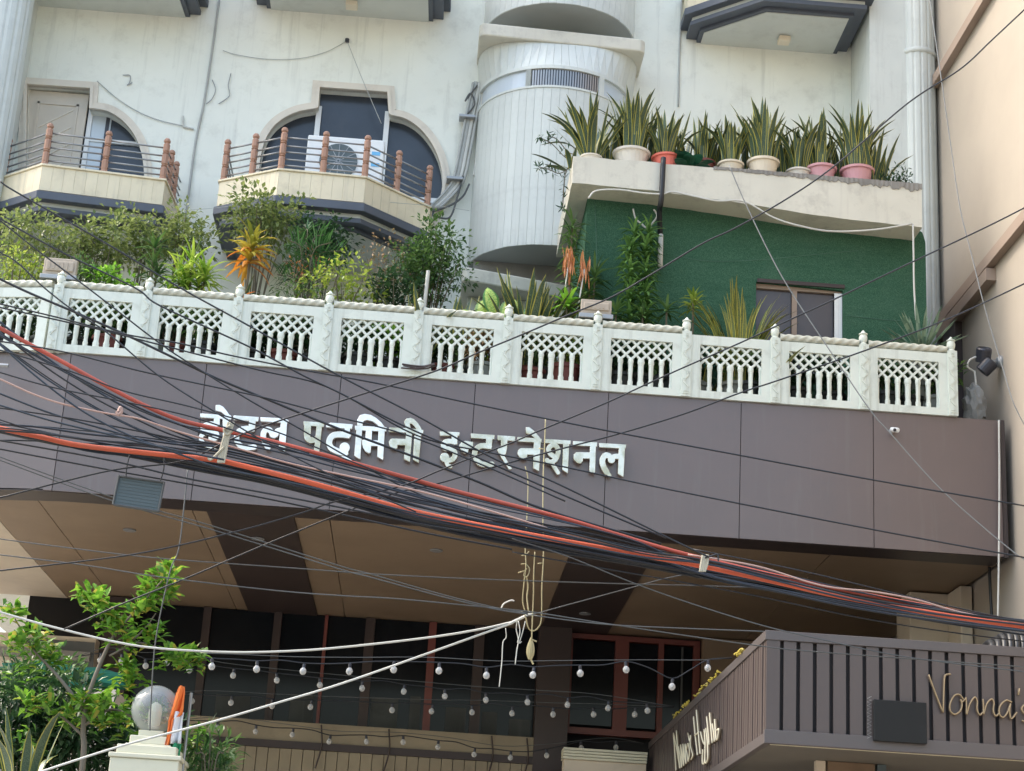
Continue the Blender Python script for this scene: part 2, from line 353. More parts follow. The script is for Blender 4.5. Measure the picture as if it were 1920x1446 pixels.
# ------------------------------------------------------------------ hotel, upper floors
hotel = empty('hotel_building', (0, 0, 0), 'pale green-white hotel building with balconies above the brown fascia', 'building')
def arc(pts, y=YW): return [(q.x, q.y) for q in catmull([Vector((*P2(a, b, y), 0)) for a, b in pts], 5)]
def outset(loop, d):
    n = len(loop); A = sum(loop[i][0]*loop[(i+1) % n][1]-loop[(i+1) % n][0]*loop[i][1] for i in range(n)); s = 1 if A > 0 else -1; out = []
    for i in range(n):
        a, b, c = Vector(loop[i-1]), Vector(loop[i]), Vector(loop[(i+1) % n])
        n1 = Vector(((b-a).y, -(b-a).x)).normalized()*s; n2 = Vector(((c-b).y, -(c-b).x)).normalized()*s
        m = n1+n2; m = m/max(.35, m.length_squared/2) if m.length > 1e-6 else n1
        out.append((b.x+m.x*d, b.y+m.y*d))
    return out
ctr_hole = [P2(600, 166), P2(726, 175)]+[P2(729, 215)]+arc([(733, 218), (762, 226), (790, 246), (812, 276), (826, 312), (829, 352), (818, 392), (800, 430)])+[P2(480, 420)]+arc([(484, 400), (486, 330), (490, 292), (502, 256), (524, 230), (556, 213), (590, 206)])+[P2(597, 204)]
lft_hole = [P2(52, 160), P2(170, 168), P2(168, 206)]+arc([(178, 206), (205, 212), (232, 230), (254, 258), (266, 290), (271, 330), (271, 380)])+[P2(48, 372)]
ZTOP = 24
wall_loops = [[(-2.35, 6.9), (9.72, 6.9), (9.72, ZTOP), (-2.35, ZTOP)], ctr_hole, lft_hole]
loops_obj('wall', wall_loops, YW, .28, MT['wall'], hotel)
MB().box((-2.6, YW+1.2, 6.7), (XB-.05, YW+9, ZTOP)).build('building_core', MT['wall'], hotel)
MB().box((-2.3, YW+.3, ZTOP-.3), (9.7, YW+1.19, ZTOP)).build('roof_slab', MT['wall'], hotel)
def window(hole, name='window'):
    big = outset(hole, .035); o1 = outset(hole, .045); o2 = outset(hole, .105)
    w = loops_obj(name, [o1, hole], YW-.05, .1, MT['trim'], hotel)
    loops_obj('moulding', [o2, o1], YW-.028, .05, MT['trim'], w)
    return w
cw = window(ctr_hole)
loops_obj('pane', [outset(ctr_hole, .03)], YW+.16, .02, MT['pane'], cw)
def bar(px0, py0, px1, py1, wd, parent, mat, y=YW+.12, name='mullion', d=.04):
    a, b = at(px0, py0, y), at(px1, py1, y)
    if abs(py1-py0) > 100: b = Vector((a.x, a.y, b.z))
    t = (b-a); L = t.length; t.normalize(); s = Vector((t.z, 0, -t.x))
    return MB().obox((a+b)/2, t*(L/2), Vector((0, d/2, 0)), s*(wd/2)).build(name, mat, parent)
bar(599, 200, 592, 400, .07, cw, MT['frame']); bar(727, 210, 722, 400, .07, cw, MT['frame'])
bar(722, 371, 826, 378, .07, cw, MT['frame'], y=YW+.1)
lw = window(lft_hole)
loops_obj('pane', [outset(lft_hole, .03)], YW+.2, .02, MT['pane'], lw)
# panelled door in the left opening
da, db, dc, dd = P2(52, 160), P2(168, 168), P2(160, 380), P2(42, 372)
dr = MB().box((da[0]+.0, YW+.1, dd[1]), (db[0]-.02, YW+.15, da[1]-.02)).build('door', MT['doorw'], lw)
xm0, xm1, zt = da[0]+.16, db[0]-.15, da[1]-.2
d = MB()
for a, b in (((xm0, zt), (xm1, zt)), ((xm0, zt-1.1), (xm0, zt)), ((xm1, zt-1.1), (xm1, zt))):
    d.box((min(a[0], b[0])-.015, YW+.085, min(a[1], b[1])-.015), (max(a[0], b[0])+.015, YW+.099, max(a[1], b[1])+.015))
d.build('door_bead', MT['doorw'], dr)
for k in range(4):
    z = zt-.12-k*.26
    MB().obox(((xm0+xm1)/2, YW+.094, z-.1), Vector((.25, 0, .17)).normalized()*.26, (0, .006, 0), Vector((-.17, 0, .25)).normalized()*.008).build('door_batten', MT['trim'], dr)
bar(172, 205, 164, 380, .06, lw, MT['frame'], y=YW+.17); bar(206, 205, 196, 380, .05, lw, MT['lampblack'], y=YW+.19)
bar(165, 262, 272, 272, .05, lw, MT['frame'], y=YW+.18)
a = P2(176, 212, YW+.19); b = P2(196, 320, YW+.19)
MB().box((a[0], YW+.18, b[1]), (b[0], YW+.195, a[1])).build('curtain_or_reflection', MT['palepane'], lw)
# left fluted pillar and right pier with fluted column
def column(name, cx, cy, R, z0, z1, parent, nfl=16):
    m = MB(); n = nfl*4; prof = []
    for k in range(n):
        a = 2*PI*k/n; rr = R*(1-.035*(1 if (k % 4) == 0 else 0)); prof.append((cx+rr*math.cos(a), cy+rr*math.sin(a)))
    return m.prism(prof, z0, z1).build(name, MT['tower'], parent)
xl = at(45, 0, 2.4).x
column('column', xl-.33, 2.75, .36, 6.9, ZTOP, hotel)
MB().box((xl-.7, 2.75, 6.9), (xl-.1, YW, ZTOP)).build('pier', MT['tower'], hotel)
MB().box((9.722, 2.45, 6.9), (10.24, YW+.6, ZTOP)).build('pier', MT['tower'], hotel)
column('column', 10.40, 2.62, .255, 6.9, ZTOP, hotel)
z_c = at(1740, 100, 2.4).z
MB().lathe([(.262, 0), (.275, .02), (.275, .05), (.262, .07)], (10.40, 2.62, z_c), 40).build('column_band', MT['tower'], hotel)
# ------------------------------------------------------------------ curved stair tower clad in narrow boards
TX, TY, TR = 5.58, YW+.05, 1.06
led1 = at(905, 42, YW-.86).z; led2 = at(872, 502, YW-1.02).z; STO = led1-led2
def strips(z0, z1, n=30):
    me = None; st = PI/n
    m = MB(); g = .0016/TR
    P = []
    for k in range(4): P.append(((TR)*math.cos(g+(st-2*g)*k/3), (TR)*math.sin(g+(st-2*g)*k/3)))
    Q = [((TR-.02)*math.cos(g+(st-2*g)*k/3), (TR-.02)*math.sin(g+(st-2*g)*k/3)) for k in (3, 2, 1, 0)]
    me = m.prism(P+Q, z0, z1).mesh('cladding_board', MT['tower'])
    for k in range(n): inst('cladding_board', me, hotel, (TX, TY, random.uniform(-.004, .004)), (0, 0, -PI+st*k))
    c = [( (TR-.022)*math.cos(-PI+PI*k/40)+TX, (TR-.022)*math.sin(-PI+PI*k/40)+TY) for k in range(41)]
    MB().prism(c, z0+.002, z1-.002).build('tower_core', MT['towercore'], hotel)
def band(z0, z1):      # ribbon of windows round the tower
    for a0, a1, mt, nm in ((-PI+.18, -PI+1.12, 'palepane', 'tower_window'), (-PI+1.2, -1.2+.15, 'pane', 'tower_window'), (-.98, -.1, 'palepane', 'tower_window')):
        n = 14; R1, R0 = TR-.03, TR-.06
        p = [(TX+R1*math.cos(a0+(a1-a0)*k/n), TY+R1*math.sin(a0+(a1-a0)*k/n)) for k in range(n+1)]+[(TX+R0*math.cos(a0+(a1-a0)*k/n), TY+R0*math.sin(a0+(a1-a0)*k/n)) for k in reversed(range(n+1))]
        w = MB().prism(p, z0, z1).build(nm, MT[mt], hotel)
        if mt == 'pane':
            for k in range(26):
                a = a0+(a1-a0)*(k+.5)/26
                MB().obox((TX+(TR-.018)*math.cos(a), TY+(TR-.018)*math.sin(a), (z0+z1)/2), Vector((-math.sin(a), math.cos(a), 0))*.011, Vector((math.cos(a), math.sin(a), 0))*.008, (0, 0, (z1-z0)/2)).build('louvre', MT['steel'], w)
        for aa in (a0-.04, a1+.04):
            MB().obox((TX+(TR-.01)*math.cos(aa), TY+(TR-.01)*math.sin(aa), (z0+z1)/2), Vector((-math.sin(aa), math.cos(aa), 0))*.035, Vector((math.cos(aa), math.sin(aa), 0))*.02, (0, 0, (z1-z0)/2+.02)).build('jamb', MT['tower'], w)
    for zz, h in ((z1, .05), (z0-.03, .03)):
        n = 30; p = [(TX+(TR+.012)*math.cos(-PI+PI*k/n), TY+(TR+.012)*math.sin(-PI+PI*k/n)) for k in range(n+1)]+[(TX+(TR-.05)*math.cos(-PI+PI*k/n), TY+(TR-.05)*math.sin(-PI+PI*k/n)) for k in reversed(range(n+1))]
        MB().prism(p, zz, zz+h).build('window_band_rim', MT['tower'], hotel)
def ledge(ztop, skew, dp, x0=4.46, x1=6.77):
    MB().prism([(x0, YW-.002), (x0, YW-dp+.06), (x0+.06, YW-dp), (x1-.06, YW-dp+skew), (x1, YW-dp+.06+skew), (x1, YW-.002)], ztop-.19, ztop).build('ledge', MT['slab'], hotel, bevel=.02)
def flare(z0, z1, n=30):      # boards flaring from the round drum to the square ledge
    def sq(a):
        c, s_ = math.cos(a), math.sin(a); k = (abs(c/1.10)**3.2+abs(s_/.86)**3.2)**(-1/3.2); return (TX+c*k, TY+s_*k+.02)
    for k in range(n):
        a0, a1 = -PI+PI*k/n+.0015, -PI+PI*(k+1)/n-.0015; m = MB(); R_ = TR
        f = [(TX+R_*math.cos(a0), TY+R_*math.sin(a0), z0), (TX+R_*math.cos(a1), TY+R_*math.sin(a1), z0), (*sq(a1), z1), (*sq(a0), z1)]
        cz = Vector((TX, TY, 0)); b = [tuple(Vector(p)+(cz-Vector((p[0], p[1], 0))).normalized()*.03) for p in f]
        m.v = f+b
        for q in ((0, 1, 2, 3), (7, 6, 5, 4), (0, 4, 5, 1), (1, 5, 6, 2), (2, 6, 7, 3), (3, 7, 4, 0)): m.face(q)
        m.build('cladding_board', MT['tower'], hotel)
gap = max(.06, at(1075, 2, YW-1.0).z-.05-led1)
ledge(led1, .1, .86, 4.46, 6.72); ledge(led2, .62, 1.06)
wz1 = at(1068, 131, YW-1.0).z; wz0 = at(1068, 163, YW-1.0).z
zc0 = at(985, 462, YW-.9).z
strips(zc0, wz0-.03); flare(wz1+.052, led1-.192); band(wz0, wz1)
c = [((TR-.08)*math.cos(-PI+PI*k/40)+TX, (TR-.08)*math.sin(-PI+PI*k/40)+TY) for k in range(41)]
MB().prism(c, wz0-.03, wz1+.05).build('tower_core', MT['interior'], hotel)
strips(led1+gap, led1+gap+2.6)
MB().box((4.6, YW-.12, led1), (6.6, YW-.004, led1+gap)).build('tower_back', MT['wall'], hotel)
MB().box((4.6, YW-.3, led2), (6.6, YW-.004, zc0)).build('tower_back', MT['concrete'], hotel)  # dark concrete colour stands in for the shade of a deeper recess
MB().box((4.55, YW-.5, ZT-.6), (6.6, YW-.004, led2-.192)).build('tower_base', MT['tower'], hotel)

# ------------------------------------------------------------------ balconies
def inset(plan, d):
    out = []; n = len(plan)
    for i in range(n):
        b = Vector(plan[i]); ns = []
        if i > 0: t = (b-Vector(plan[i-1])).normalized(); ns.append(Vector((-t.y, t.x)))
        if i < n-1: t = (Vector(plan[i+1])-b).normalized(); ns.append(Vector((-t.y, t.x)))
        m = sum(ns, Vector((0, 0)))/len(ns); m = m/max(.3, m.length_squared)
        if i in (0, n-1): m.y = 0
        out.append((b.x+m.x*d, b.y+m.y*d))
    return out
PPROF = [(.046, 0), (.046, .03), (.038, .04), (.043, .055), (.043, .17), (.030, .185), (.045, .195), (.030, .21), (.043, .225), (.043, .35), (.030, .365), (.046, .375), (.030, .39), (.043, .405), (.043, .50), (.028, .52), (.044, .535), (.044, .56), (.028, .585)]
post_me = MB().lathe(PPROF, (0, 0, 0), 8, PI/8).mesh('railing_post', MT['post'])
def balcony(plan, ztop, rail=True, posts=None, hp=.36, name='balcony', close=True):
    """plan: outer edge of the parapet from wall to wall (left to right)"""
    n = len(plan); b1, b2, b3 = inset(plan, -.035), inset(plan, .08), inset(plan, .2)
    zp = ztop-hp
    bal = MB().prism(inset(plan, .035), zp-.02, ztop-.12).build(name, MT['soffit'], hotel)
    MB().prism(b1, zp-.13, zp-.021).build('edge_band', MT['bluegrey'], bal, bevel=.008)
    MB().prism(b2, zp-.19, zp-.131).build('edge_band', MT['soffit'], bal)
    MB().prism(inset(plan, .055), zp-.26, zp-.191).build('edge_band', MT['bluegrey'], bal, bevel=.008)
    MB().prism(b3, zp-.30, zp-.261).build('edge_band', MT['bluegrey'], bal)
    MB().prism(inset(plan, .26), zp-.315, zp-.302).build('underside', MT['soffit'], bal)
    inn = inset(plan, .03)
    for i in range(n-1):
        a, b = Vector(plan[i]), Vector(plan[i+1]); ai, bi = Vector(inn[i]), Vector(inn[i+1])
        L = (b-a).length; k = max(1, round(L/.135))
        for j in range(k):
            t0, t1 = j/k, (j+1)/k; e = .0011/L
            p = [a.lerp(b, t0+e), a.lerp(b, t1-e), ai.lerp(bi, t1-e), ai.lerp(bi, t0+e)]
            MB().prism([(q.x, q.y) for q in p], zp, ztop-.03+random.uniform(-.001, .001)).build('parapet_board', MT['cream'], bal)
    o1, i1 = inset(plan, -.02), inset(plan, .10)
    for i in range(n-1):
        MB().prism([o1[i], o1[i+1], i1[i+1], i1[i]], ztop-.029, ztop).build('coping', MT['cream'], bal, bevel=.006)
    if rail:
        mid = inset(plan, .045); seq = []
        for i in range(n-1):
            a, b = Vector(mid[i]), Vector(mid[i+1]); L = (b-a).length; k = posts[i] if posts else max(1, round(L/.5))
            for j in range(k): seq.append((a.lerp(b, j/k), i))
        seq.append((Vector(mid[-1]), n-2))
        for p, i in seq[1:-1]: inst('railing_post', post_me, bal, (p.x, p.y, ztop), (0, 0, random.uniform(-.1, .1)))
        for (p, i), (q, _) in zip(seq[:-1], seq[1:]):
            for zz in (.07, .155, .255, .34, .455):
                MB().tube([(p.x, p.y, ztop+zz), (q.x, q.y, ztop+zz)], .0115, 8).build('rail', MT['steel'], bal, smooth=True)
    return bal
ZBAL = 11.17
def pz(px, py, z=ZBAL): p = atz(px, py, z); return (p.x, p.y)
c1, c2, c3, c4 = pz(412, 338), pz(524, 316), pz(686, 331), pz(807, 387)
ctr_plan = [(c1[0], YW), c1, c2, c3, c4, (c4[0]+.02, YW)]
bc = balcony(ctr_plan, ZBAL, posts=[1, 2, 2, 2, 1])
l1, l2, l3 = pz(-75, 358), pz(80, 307), pz(310, 336)
lft_plan = [(l1[0], YW), l1, l2, l3, (l3[0]+.06, YW)]
bl = balcony(lft_plan, ZBAL, posts=[1, 2, 2, 3])
ZB2 = at(493, 17, YW).z+.315+.36
balcony(ctr_plan, ZB2, rail=False); balcony(lft_plan, at(365, 35, YW).z+.675, rail=False)
s1, s2, s3 = pz(1318, 60, ZB2-.675), pz(1437, 24, ZB2-.675), pz(1634, 33, ZB2-.675)
r1, r2 = (s1[0]-.24, s1[1]-.08), (s2[0]-.10, s2[1]-.26)
balcony([(r1[0], YW), r1, r2, (9.715, r2[1]+.0), (9.715, YW)], ZB2, rail=False)
def ceiling_lamp(px, py, z, label):
    p = atz(px, py, z); o = MB().box((p.x-.08, p.y-.08, z-.09), (p.x+.08, p.y+.08, z-.012)).build('ceiling_lamp', MT['potcream'], bevel=.012)
    return tag(o, label, 'lamp', 'square lamps under the top balconies')
ceiling_lamp(1470, 70, ZB2-.675, 'small square cream lamp under the top right balcony')
ceiling_lamp(660, 4, ZB2-.675, 'small square cream lamp under the top middle balcony')

# ------------------------------------------------------------------ green turf-clad cabin on the terrace
YS = .35
cab = empty('terrace_cabin', (7.8, 1.6, ZT), 'cabin clad in dark green turf under a peeling white roof slab', 'cabin')
def cb(m, name, mat, par=None, **kw):
    o = m.build(name, mat, par or cab, **kw)
    if par is None: o.location = -Vector(cab.location)
    return o
sl_ = at(1075, 293, YS); sl_b = at(1075, 345, YS); sr_ = at(1728, 351, YS); sr_b = at(1725, 418, YS)
zt_s = (sl_.z+sr_.z)/2
# slab with an uneven lower edge
m = MB(); nseg = 26; top = []; bot = []
for k in range(nseg+1):
    t = k/nseg; x = sl_.x+(sr_.x-sl_.x)*t
    zb = sl_b.z+(sr_b.z-sl_b.z)*t+.035*math.sin(t*5.2+.4)-.03*t+random.uniform(-.006, .006)
    top.append((x, zt_s+random.uniform(-.008, .008)+.03*(1-t))); bot.append((x, zb))
n0 = len(m.v)
for yy in (YS, 2.62):
    for (x, z), (x2, z2) in zip(top, bot): m.v += [(x, yy, z), (x2, yy, z2)]
w = 2*(nseg+1)
for k in range(nseg):
    a = 2*k; m.face((a, a+1, a+3, a+2)); m.face((w+a, w+a+2, w+a+3, w+a+1)); m.face((a, a+2, w+a+2, w+a)); m.face((a+1, w+a+1, w+a+3, a+3))
m.face((0, w, w+1, 1)); m.face((w-2, w-1, 2*w-1, 2*w-2))
cb(m, 'roof_slab', MT['slab'])
# broken concrete showing along the right part of the top edge
m = MB(); up_, lo_ = [], []
for k in range(91):
    t = .40+.60*k/90; x = sl_.x+(sr_.x-sl_.x)*t+.004; zt = zt_s+.03*(1-t)
    h = .015+.10*max(0, (t-.45))**1.2*(1.1+.5*math.sin(k*.9)+.35*math.sin(k*2.3))+.018*random.random()
    up_.append((x, zt+.012+.006*random.random())); lo_.append((x, zt-h))
for k in range(90):
    (x0, a0), (x1, a1), (_, b0), (_, b1) = up_[k], up_[k+1], lo_[k], lo_[k+1]; n0 = len(m.v); yf0, yf1 = YS-.006-.008*math.sin(k*1.7)**2, YS-.006-.008*math.sin((k+1)*1.7)**2
    m.v += [(x0, yf0, a0), (x1, yf1, a1), (x1, yf1, b1), (x0, yf0, b0), (x0, YS+.3, a0), (x1, YS+.3, a1), (x0, YS+.01, b0), (x1, YS+.01, b1)]
    m.face((n0, n0+3, n0+2, n0+1)); m.face((n0, n0+1, n0+5, n0+4)); m.face((n0+3, n0+6, n0+7, n0+2))
cb(m, 'broken_edge', MT['concrete'])
GX0, GX1, GY = at(1100, 400, .75).x, at(1736, 500, .75).x, .75
gz1 = sl_b.z+.05
w1, w2, w3, w4 = P2(1418, 528, GY), P2(1580, 545, GY), P2(1580, 660, GY), P2(1420, 650, GY)
rc = []
zr = at(1733, 428, GY).z
outer = [(GX0, ZT+.1), (GX1, ZT+.1), (GX1, zr-.18), (GX1-.035, zr-.06), (GX1-.12, zr+.0), (GX1-.2, gz1), (GX0, gz1)]
zs = (w3[1]+w4[1])/2-.3
loops_obj('turf_wall', [outer, [(w1[0], zs), (w2[0], zs), (w2[0], w2[1]), (w1[0], w1[1])]], GY, .12, MT['turf'], cab).location = -Vector(cab.location)
for pts in (((1262, 478), (1330, 490), (1430, 487), (1500, 480), (1610, 470)), ((1160, 600), (1230, 565), (1330, 590)), ((1590, 592), (1640, 598), (1690, 602)), ((1540, 405), (1600, 412), (1700, 450)), ((1115, 380), (1118, 450), (1120, 560))):
    cb(MB().tube(catmull([at(a, b, GY-.004) for a, b in pts], 5), .0035, 5), 'turf_seam', MT['turfseam'])
cb(MB().box((GX0, GY+.122, ZT+.1), (GX0+.1, 2.6, gz1)), 'turf_wall', MT['turf'])
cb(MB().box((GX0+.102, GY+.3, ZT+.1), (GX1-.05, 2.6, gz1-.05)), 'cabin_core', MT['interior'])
xm = P2(1491, 600, GY)[0]
wf = cb(MB().box((w1[0], GY+.05, w1[1]-.06), (w2[0], GY+.11, w1[1]-.005)), 'window', MT['beigeband'])
for nm, a, b, mt in (('pane', w1[0], xm-.03, 'pane2'), ('pane', xm+.03, w2[0]-.09, 'pane2'), ('mullion', xm-.03, xm+.03, 'beigeband'), ('jamb', w2[0]-.09, w2[0]-.045, 'frame'), ('jamb', w2[0]-.043, w2[0]-.0, 'frame')):
    dy = {'pane': .09, 'mullion': .05, 'jamb': .03}[nm]
    MB().box((a, GY+dy, zs), (b, GY+dy+.02, w1[1]-.062)).build(nm, MT[mt], wf)
cb(MB().box((w1[0]+.01, GY-.02, w1[1]-.01), (w2[0]+.02, GY-.001, w1[1]+.035)), 'lintel', MT['darkbrown'])
p0, p1, p2 = at(1244, 296, YS-.04), at(1240, 372, YS-.04), at(1237, 500, GY-.06)
cb(MB().tube(catmull([p0, p1, (p1.x, YS+.1, p1.z-.12), (p2.x, GY-.06, p1.z-.4), p2], 6), .032, 8), 'black_pipe', MT['black'], smooth=True)
cb(MB().tube([at(1239, 440, GY-.13), at(1238, 500, GY-.13)], .03, 8), 'pipe_sleeve', MT['whitecable'], smooth=True)

# ------------------------------------------------------------------ porch: fascia, soffit, first-floor gallery
porch = empty('entrance_porch', (5, 0, 0), 'entrance porch with glossy dark brown panelled fascia and brown soffit', 'porch')
def pb(m, name, mat, par=None, **kw):
    o = m.build(name, mat, par or porch, **kw)
    if par is None: o.location = -Vector(porch.location)
    return o
XJ = [.254+1.4754*k for k in range(8)]
for k in range(7):
    x0, x1 = XJ[k]+.004, XJ[k+1]-(.004 if k < 6 else .05); m = MB(); nu, nv = 14, 10; am, ti, sk = random.uniform(.0004, .0012)*(1 if k % 3 else -1), random.uniform(-.004, .004), random.uniform(-.003, .003)
    for j in range(nv+1):
        for i in range(nu+1):
            u, v = i/nu, j/nv; e_ = min(u, 1-u, v, 1-v); m.v.append((x0+(x1-x0)*u, -am*math.sin(PI*u)*math.sin(PI*v)+ti*(u-.5)+sk*(v-.5), ZF+(ZT-.005-ZF)*v))
    for j in range(nv):
        for i in range(nu): a = j*(nu+1)+i; m.face((a, a+1, a+nu+2, a+nu+1))
    fp = pb(m, 'fascia_panel', MT['acp'], smooth=False, fixn=False); so_ = fp.modifiers.new('thick', 'SOLIDIFY'); so_.thickness = .02; so_.offset = -1
pb(MB().box((XJ[7]-.046, -.012, ZF-.01), (XJ[7], .03, ZT+.0)), 'corner_trim', MT['acpdark'])
lx, ly = -1.45, .33            # the fascia bends back at its left end
tv = Vector((lx-XJ[0], ly, 0)).normalized(); nv = Vector((tv.y, -tv.x, 0))
def slant(d0, d1, z0, z1, t=.03):
    a = Vector((XJ[0], 0, 0))+tv*d0; b = Vector((XJ[0], 0, 0))+tv*d1; q = Vector((-tv.y, tv.x, 0)); q = q if q.y > 0 else -q
    return MB().prism([(b.x, b.y), (a.x, a.y), (a.x+q.x*t, a.y+q.y*t), (b.x+q.x*t, b.y+q.y*t)], z0, z1)
pb(slant(.004, 1.47, ZF, ZT-.005), 'fascia_panel', MT['acp'], bevel=.003); pb(slant(1.478, 3.0, ZF, ZT-.005), 'fascia_panel', MT['acp'], bevel=.003)
pb(MB().box((XJ[0], .032, ZF+.02), (XJ[7]-.05, .2, ZT-.02)), 'fascia_backing', MT['joint'])
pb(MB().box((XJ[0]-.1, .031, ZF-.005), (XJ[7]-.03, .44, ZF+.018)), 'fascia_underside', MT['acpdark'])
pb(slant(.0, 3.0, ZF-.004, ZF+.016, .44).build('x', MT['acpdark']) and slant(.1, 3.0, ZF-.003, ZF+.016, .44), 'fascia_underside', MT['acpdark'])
bpy.data.objects.remove(bpy.data.objects['x'])
pb(MB().box((-3.2, .45, ZT-.25), (XJ[7]-.05, YW-.01, ZT-.02)), 'terrace_floor', MT['concrete'])
pb(MB().box((-3.2, .21, ZT-.12), (XJ[7]-.05, .449, ZT-.02)), 'terrace_floor', MT['concrete'])
zs_ = ZF+.02
for x0, x1, mt in ((-3.2, -.66, 'pillar'), (-.65, -.01, 'brown'), (.0, 1.675, 'brown'), (1.685, 1.845, 'brown'), (1.85, 2.80, 'darkbrown'), (2.805, 3.185, 'brown'), (3.195, 5.915, 'brown'), (5.92, 6.85, 'darkbrown'), (6.855, 8.745, 'brown'), (8.755, XB-.06, 'brown')):
    dz = -.02 if mt == 'darkbrown' else 0
    pb(MB().box((x0, .445, zs_+dz), (x1, 6.1, zs_+.1)), 'soffit_beam' if mt == 'darkbrown' else 'soffit_panel', MT[mt])
pb(MB().box((-3.2, .445, zs_+.102), (XB-.06, 6.1, zs_+.15)), 'soffit_deck', MT['joint'])
for px, py in ((484, 1006), (243, 993), (818, 1031), (1097, 1147)):
    p = atz(px, py, zs_-.0); dz = -.024 if px in (484, 1097) else -.004
    pb(MB().lathe([(.075, 0), (.075, .012), (.05, .013)], (p.x, p.y, zs_+dz-.012), 16), 'downlight', MT['metalgrey'])
YG = 6.0
def gx(px, py=1300): return at(px, py, YG).x
zg0, zg1 = at(700, 1368, YG).z, zs_
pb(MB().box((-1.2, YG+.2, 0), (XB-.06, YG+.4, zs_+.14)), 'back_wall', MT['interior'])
edges = [190, 240, 590, 690, 803, 893, 1003]
def gb(x0, x1, y0, y1, z0, z1, name, mt, par=None): return pb(MB().box((x0, y0, z0), (x1, y1, z1)), name, MT[mt], par)
gb(gx(186), gx(240), YG-.35, YG+.1, 0, zs_-.02, 'column', 'darkbrown')
for a, b in ((242, 365), (380, 500), (515, 597), (603, 675), (693, 796), (810, 883), (902, 1003)):
    gb(gx(a), gx(b), YG+.05, YG+.07, zg0, zg1-.01, 'glass_pane', 'glassdark')
for a, b, mt in ((365, 380, 'darkbrown'), (500, 515, 'darkbrown'), (597, 603, 'redwood'), (675, 693, 'darkbrown'), (796, 810, 'redwood'), (883, 902, 'darkbrown')):
    gb(gx(a), gx(b), YG-.02, YG+.1, zg0, zg1-.01, 'mullion', mt)
gb(gx(1003), gx(1064), YG-.3, YG+.12, 0, zs_-.02, 'column', 'darkbrown')
for a, b in ((1068, 1150), (1176, 1232), (1242, 1300)):
    gb(gx(a), gx(b), YG+.05, YG+.07, at(1200, 1365, YG).z, at(1200, 1208, YG).z, 'glass_pane', 'glassdark')
for a, b in ((1064, 1070), (1150, 1176), (1232, 1242), (1298, 1310)):
    gb(gx(a), gx(b), YG-.04, YG+.1, at(1200, 1372, YG).z, at(1200, 1205, YG).z, 'mullion', 'redwood')
gb(gx(1064), gx(1310), YG-.03, YG+.1, at(1200, 1205, YG).z, at(1200, 1196, YG).z, 'window_head', 'redwood')
gb(gx(1064), gx(1310), YG-.045, YG+.1, at(1200, 1384, YG).z, at(1200, 1372, YG).z, 'window_sill', 'redwood')
gb(gx(1276), gx(1279), YG-.02, YG+.03, at(1200, 1365, YG).z, at(1200, 1208, YG).z, 'mullion', 'greycable')
gb(gx(366), gx(1003), YG-.25, YG+.0, at(700, 1404, YG).z, zg0, 'gallery_parapet', 'olive')
gb(gx(366), gx(1003), YG-.28, YG+.0, at(700, 1418, YG).z, at(700, 1404, YG).z-.003, 'gallery_rail', 'darkbrown')
x = gx(366)
while x < gx(1003):
    gb(x+.004, min(x+.15, gx(1003)), YG-.25+random.uniform(-.004, .004), YG, at(700, 1418, YG).z-1.2, at(700, 1418, YG).z-.003, 'parapet_board', 'olive'); x += .155
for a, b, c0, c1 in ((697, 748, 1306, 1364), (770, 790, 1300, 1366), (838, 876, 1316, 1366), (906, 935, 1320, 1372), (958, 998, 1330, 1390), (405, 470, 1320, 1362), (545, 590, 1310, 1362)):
    gb(gx(a), gx(b), YG+.036, YG+.046, at(700, c1, YG).z, at(700, c0, YG).z, 'curtain_or_reflection', 'paintedreflection')  # thin tinted panels on the glazing, painted to imitate faint reflections
for px in (420, 610, 735, 925, 990):
    q = gx(px); pb(MB().tube(catmull([(q, YG-.3, zg0-.02), (q+.03, YG-.31, zg0-.3), (q-.03, YG-.3, zg0-.6)], 4), .012, 6), 'parapet_stay', MT['darkbrown'])
# ground-floor arch, right-hand pillars
zA = at(1130, 1410, 4.6).z
pb(MB().box((at(1058, 1420, 4.6).x, 4.6, 0), (at(1212, 1420, 4.6).x, 4.9, zA-.12)), 'gate_wall', MT['pillar'])
for k in range(4):
    pb(MB().box((at(1058, 1420, 4.6).x-.02, 4.55-.02*k, zA-.12+.035*k+.002), (at(1212, 1420, 4.6).x, 4.85, zA-.12+.035*(k+1)-.004)), 'cornice_moulding', MT['lampcream'])
MB_ = at(1705, 1100, 2.0).x; ME_ = at(1800, 1100, 2.0).x
pb(MB().box((MB_, 2.0, 0), (ME_, 2.6, zs_-.02)), 'porch_pillar', MT['pillar'], bevel=.015)
pb(MB().box((at(1800, 1100, 1.5).x, 1.5, 0), (XB-.02, 2.59, zs_-.02)), 'porch_pillar', MT['pillar'], bevel=.015)
a, b = at(1633, 1085, 5.6), at(1752, 1180, 5.6)
pb(MB().box((a.x, 5.6, 0), (b.x, 5.9, a.z)), 'dark_panel', MT['darkbrown'])
pb(MB().box((b.x+.01, 5.61, 0), (XB-.06, 5.9, zs_-.02)), 'inner_wall', MT['pillar'])
pb(MB().box((gx(1312), 5.75, 0), (a.x-.01, 5.95, zs_-.02)), 'inner_wall', MT['brown'])
